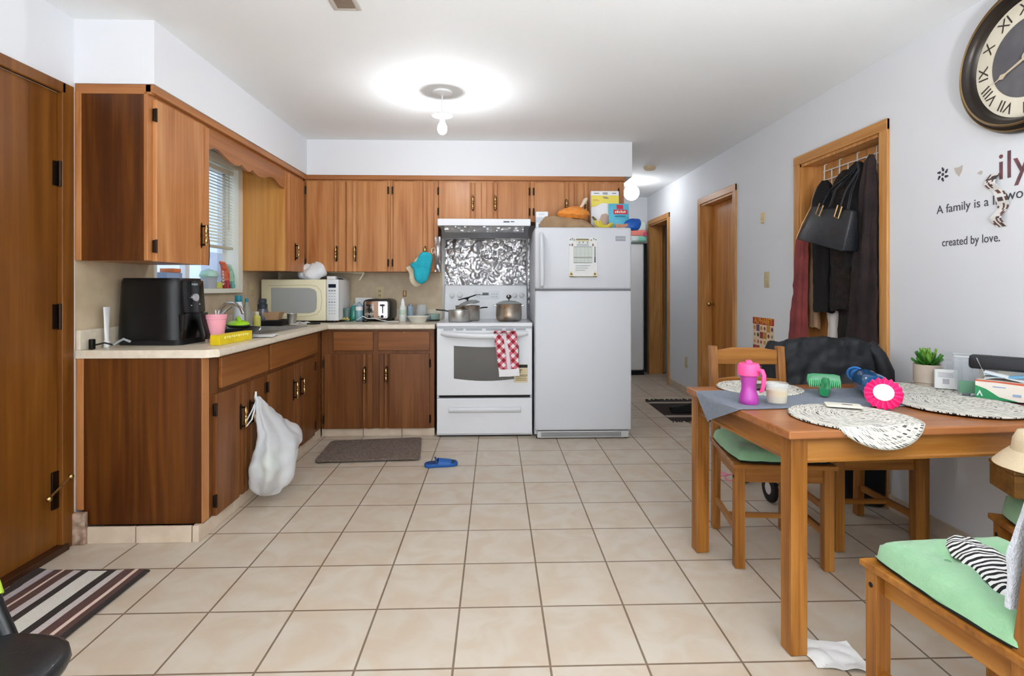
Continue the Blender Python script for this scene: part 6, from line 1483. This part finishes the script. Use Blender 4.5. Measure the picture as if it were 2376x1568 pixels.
# local x across stripes 0..0.47, y along
c = B().grid(lambda u, v: (.47 * u, -.62 * v + .006 * sin(u * 9) * (1 - v), .007 + .0015 * noise.noise(Vector((u * 4, v * 5, 2))) + (.012 * max(0, .12 - u) * 8 * (1 - v) if v < .2 else 0)), 40, 30, thick=.006)
t = thing('door_mat', 'brown and cream striped door mat by the brown door', 'mat', (-1.93, 2.325, 0), radians(-1))
obj('mat', c, rug_m, t, 60)
obj('binding', B().tube([(0, .002, .008), (.2, .004, .008), (.47, .0, .008)], .006, 6, flat=.7), M('binding_dark', (58, 40, 34), .9), t)
# black chair lower left
t = thing('black_stool', 'black padded seat on a tube frame in the lower left corner', 'chair', (-1.075, 1.055, 0), radians(0))
vin = M('black_vinyl', (26, 27, 29), .38, coat=.15, bump=.08, bump_scale=120)
def seat_(u, v):
    a = 2 * pi * u; n = 3.2; ca, sa = cos(a), sin(a); r = (abs(ca) ** n + abs(sa) ** n) ** (-1 / n)
    k = [(.0, 0), (.5, 0), (.9, -.002), (.985, -.012), (1., -.028), (.97, -.042), (.85, -.047), (.0, -.047)]
    f = v * 7; i = min(6, int(f)); q = f - i
    rr = k[i][0] * (1 - q) + k[i + 1][0] * q; zz = k[i][1] * (1 - q) + k[i + 1][1] * q
    return (.20 * r * ca * max(rr, .001), .165 * r * sa * max(rr, .001), .455 + zz)
obj('seat', B().grid(seat_, 48, 14, wrap=True), vin, t, 70)
for s in (-1, 1):
    obj('leg', B().tube([(s * .15, .13, .0), (s * .14, .02, .2), (s * .15, -.10, .41)], .0125, 10), black, t)
    obj('leg', B().tube([(s * .165, -.16, .0), (s * .16, -.02, .2), (s * .155, .10, .41)], .0125, 10), black, t)
obj('back_tube', B().tube([(.03, .14, .40), (.012, .155, .44), (-.025, .165, .50), (-.05, .175, .54)], .016, 12, flat=1.1), black, t)
obj('grip', B().tube([(-.038, .170, .518), (-.05, .175, .54), (-.075, .182, .58)], .021, 12), M('lime_grip', (176, 206, 66), .5), t)
# tissue on floor
def tis(u, v):
    x, y = .17 * u, .14 * v
    return (x - .03 * v, y - .07, .003 + .018 * abs(noise.noise(Vector((u * 2.2, v * 2.2, 4)))) + .02 * max(0, u - .7) * v)
o = obj('paper_napkin', B().grid(tis, 16, 14, thick=.001), paper, None, 15); tag(o, 'crumpled white paper napkin on the floor by the front table leg', 'napkin', loc=(1.03, 1.74, 0), rot=radians(-12))
# dark bag and wheel under the table
c = B().hexa([(1.95, 2.93, 0), (2.12, 2.86, 0), (2.12, 3.2, 0), (1.96, 3.2, 0), (1.88, 2.92, .36), (2.12, 2.84, .37), (2.12, 3.22, .37), (1.89, 3.22, .36)], bev=.02)
bmesh.ops.recalc_face_normals(c.bm, faces=c.bm.faces[:]); bmesh.ops.translate(c.bm, verts=c.bm.verts, vec=(-2.03, -3.05, 0))
o = obj('black_bag', c, black_c, None, 50); tag(o, 'large black bag standing on the floor against the wall under the table', 'bag', loc=(2.03, 3.05, .001))
t = thing('toy_stroller', 'small black-wheeled toy stroller frame behind the far left chair', 'toy stroller', (1.60, 3.03, 0))
def wheel(x, y, r=.075):
    w_ = obj('wheel', B().lathe([(r * .45, -.012), (r * .8, -.016), (r, -.01), (r, .01), (r * .8, .016), (r * .45, .012), (r * .45, -.012)], (x, y, r + .001), 'x', 28), rubber, t)
    obj('hub', B().lathe([(0, -.013), (r * .46, -.012), (r * .46, .012), (0, .013)], (x, y, r + .001), 'x', 20), M('hub_grey', (200, 196, 196), .4) if 'hub_grey' not in MATS else MATS['hub_grey'], w_)
wheel(-.06, -.05); wheel(.16, .12, .06); wheel(-.06, .25, .06)
obj('axle', B().tube([(-.06, -.05, .075), (.16, .12, .062)], .008, 8), black, t)
obj('frame', B().tube([(-.06, -.05, .076), (-.05, .02, .22), (-.04, .08, .34)], .009, 8).tube([(.16, .12, .062), (.06, .1, .22), (-.04, .08, .34)], .009, 8), M('frame_pink', (214, 120, 156), .4), t)
t = thing('pink_chain', 'pink plastic chain links on the floor under the far left chair', 'chain', (1.45, 3.14, .0))
for i in range(5):
    o = obj('link', B().tube([(-.12 + i * .055 + .032 * cos(a), .012 * sin(a), .16 + .014 * sin(a) * (1 if i % 2 else .3) - .1 + .05 * abs(i - 2) * .4) for a in [k * pi / 6 for k in range(12)]], .005, 6, closed=True), M('link_pink', (232, 140, 170), .4) if 'link_pink' not in MATS else MATS['link_pink'], t)
# ------------------------------------------------------------------ ceiling fixtures and light
bulb_e = M('lit_bulb', (255, 255, 255), .5, emit=(246, 250, 255), estr=270.)
t = thing('pendant_light', 'bare lit bulb hanging on a short rod from the ceiling', 'ceiling light', (-.345, 3.5, ZC))
obj('canopy', B().lathe([(0, 0), (.065, 0), (.062, -.012), (.03, -.022), (0, -.024)]), white_m, t)
obj('rod', B().tube([(0, 0, -.02), (0, 0, -.15)], .004, 8), white_m, t)
obj('shade_holder', B().lathe([(0, -.142), (.02, -.143), (.06, -.150), (.066, -.156), (.062, -.157), (.02, -.150), (0, -.149)], seg=32), white_m, t)
obj('socket', B().lathe([(0, -.14), (.016, -.142), (.018, -.16), (.015, -.185), (0, -.185)]), white_m, t)
obj('bulb', B().lathe([(.0, -.18), (.013, -.183), (.015, -.195), (.028, -.22), (.031, -.24), (.026, -.262), (.014, -.273), (0, -.276)]), bulb_e, t, 180)
globe_e = M('lit_globe', (255, 255, 255), .5, emit=(248, 251, 255), estr=22.)
t = thing('hall_globe_light', 'round white lit globe lamp on the hall ceiling', 'ceiling light', (1.625, 6.4, ZC))
obj('canopy', B().lathe([(0, 0), (.075, 0), (.075, -.008), (.05, -.03), (0, -.032)]), white_m, t)
obj('globe', B().sphere((0, 0, -.137), .092, seg=24), globe_e, t, 180)
t = thing('smoke_detector', 'small beige round detector on the hall ceiling', 'smoke detector', (1.62, 5.62, ZC))
obj('base', B().lathe([(0, 0), (.062, 0), (.062, -.02), (.05, -.034), (0, -.036)]), M('aged_beige_plastic', (222, 196, 158), .5), t)
t = thing('ceiling_vent', 'small brown-slatted air vent in the ceiling', 'vent', (-.67, 2.28, ZC))
obj('frame', B().box(-.062, -.04, -.17, .19, -.008, 0, bev=.002).box(.04, .062, -.17, .19, -.008, 0, bev=.002).box(-.04, .04, .17, .19, -.008, 0, bev=.002).box(-.04, .04, -.17, -.15, -.008, 0, bev=.002), M('vent_frame', (206, 200, 192), .5), t)
c = B()
for i in range(20): c.prism([(-.15 + i * .016, -.001), (-.141 + i * .016, -.010), (-.139 + i * .016, -.010), (-.148 + i * .016, -.001)], 'x', -.04, .04)
obj('slats', c, M('vent_slat', (118, 100, 84), .6), t)
obj('duct', B().box(-.04, .04, -.15, .17, -.0015, -.0005), M('vent_back', (60, 48, 38), .8), t)
def area(name, loc, rot, sx, sy, e, col):
    ld = bpy.data.lights.new(name, 'AREA'); ld.shape = 'RECTANGLE'; ld.size = sx; ld.size_y = sy; ld.energy = e; ld.color = col
    lo = bpy.data.objects.new(name, ld); lo.location = loc; lo.rotation_euler = rot; COL.objects.link(lo); return lo
# added area fill set in the rear opening, no such window is seen
area('added_rear_fill', (.1, Y0 + .03, 1.2), (radians(90), 0, 0), 3.5, 2.1, 50., (.88, .95, 1.))
# added uplight behind the camera, put in to brighten ceiling and upper walls
t = thing('added_uplight', 'added unseen uplight with white bowl that brightens the ceiling', 'added fill light', (.85, -.5, 0))
obj('base', B().lathe([(0, .001), (.15, .001), (.15, .02), (.02, .035), (0, .035)], seg=32), black_m, t)
obj('pole', B().tube([(0, 0, .03), (0, 0, .86)], .012, 10), black_m, t)
obj('shade', B().lathe([(0, .85), (.05, .85), (.13, .90), (.19, .975), (.185, .978), (.125, .91), (.045, .865), (0, .865)], seg=40), white_m, t)
obj('fill_disc', B().lathe([(0, .955), (.16, .955), (.16, .96), (0, .96)], seg=32), M('added_uplight_glow', (255, 255, 255), .5, emit=(246, 250, 255), estr=600.), t, 0)
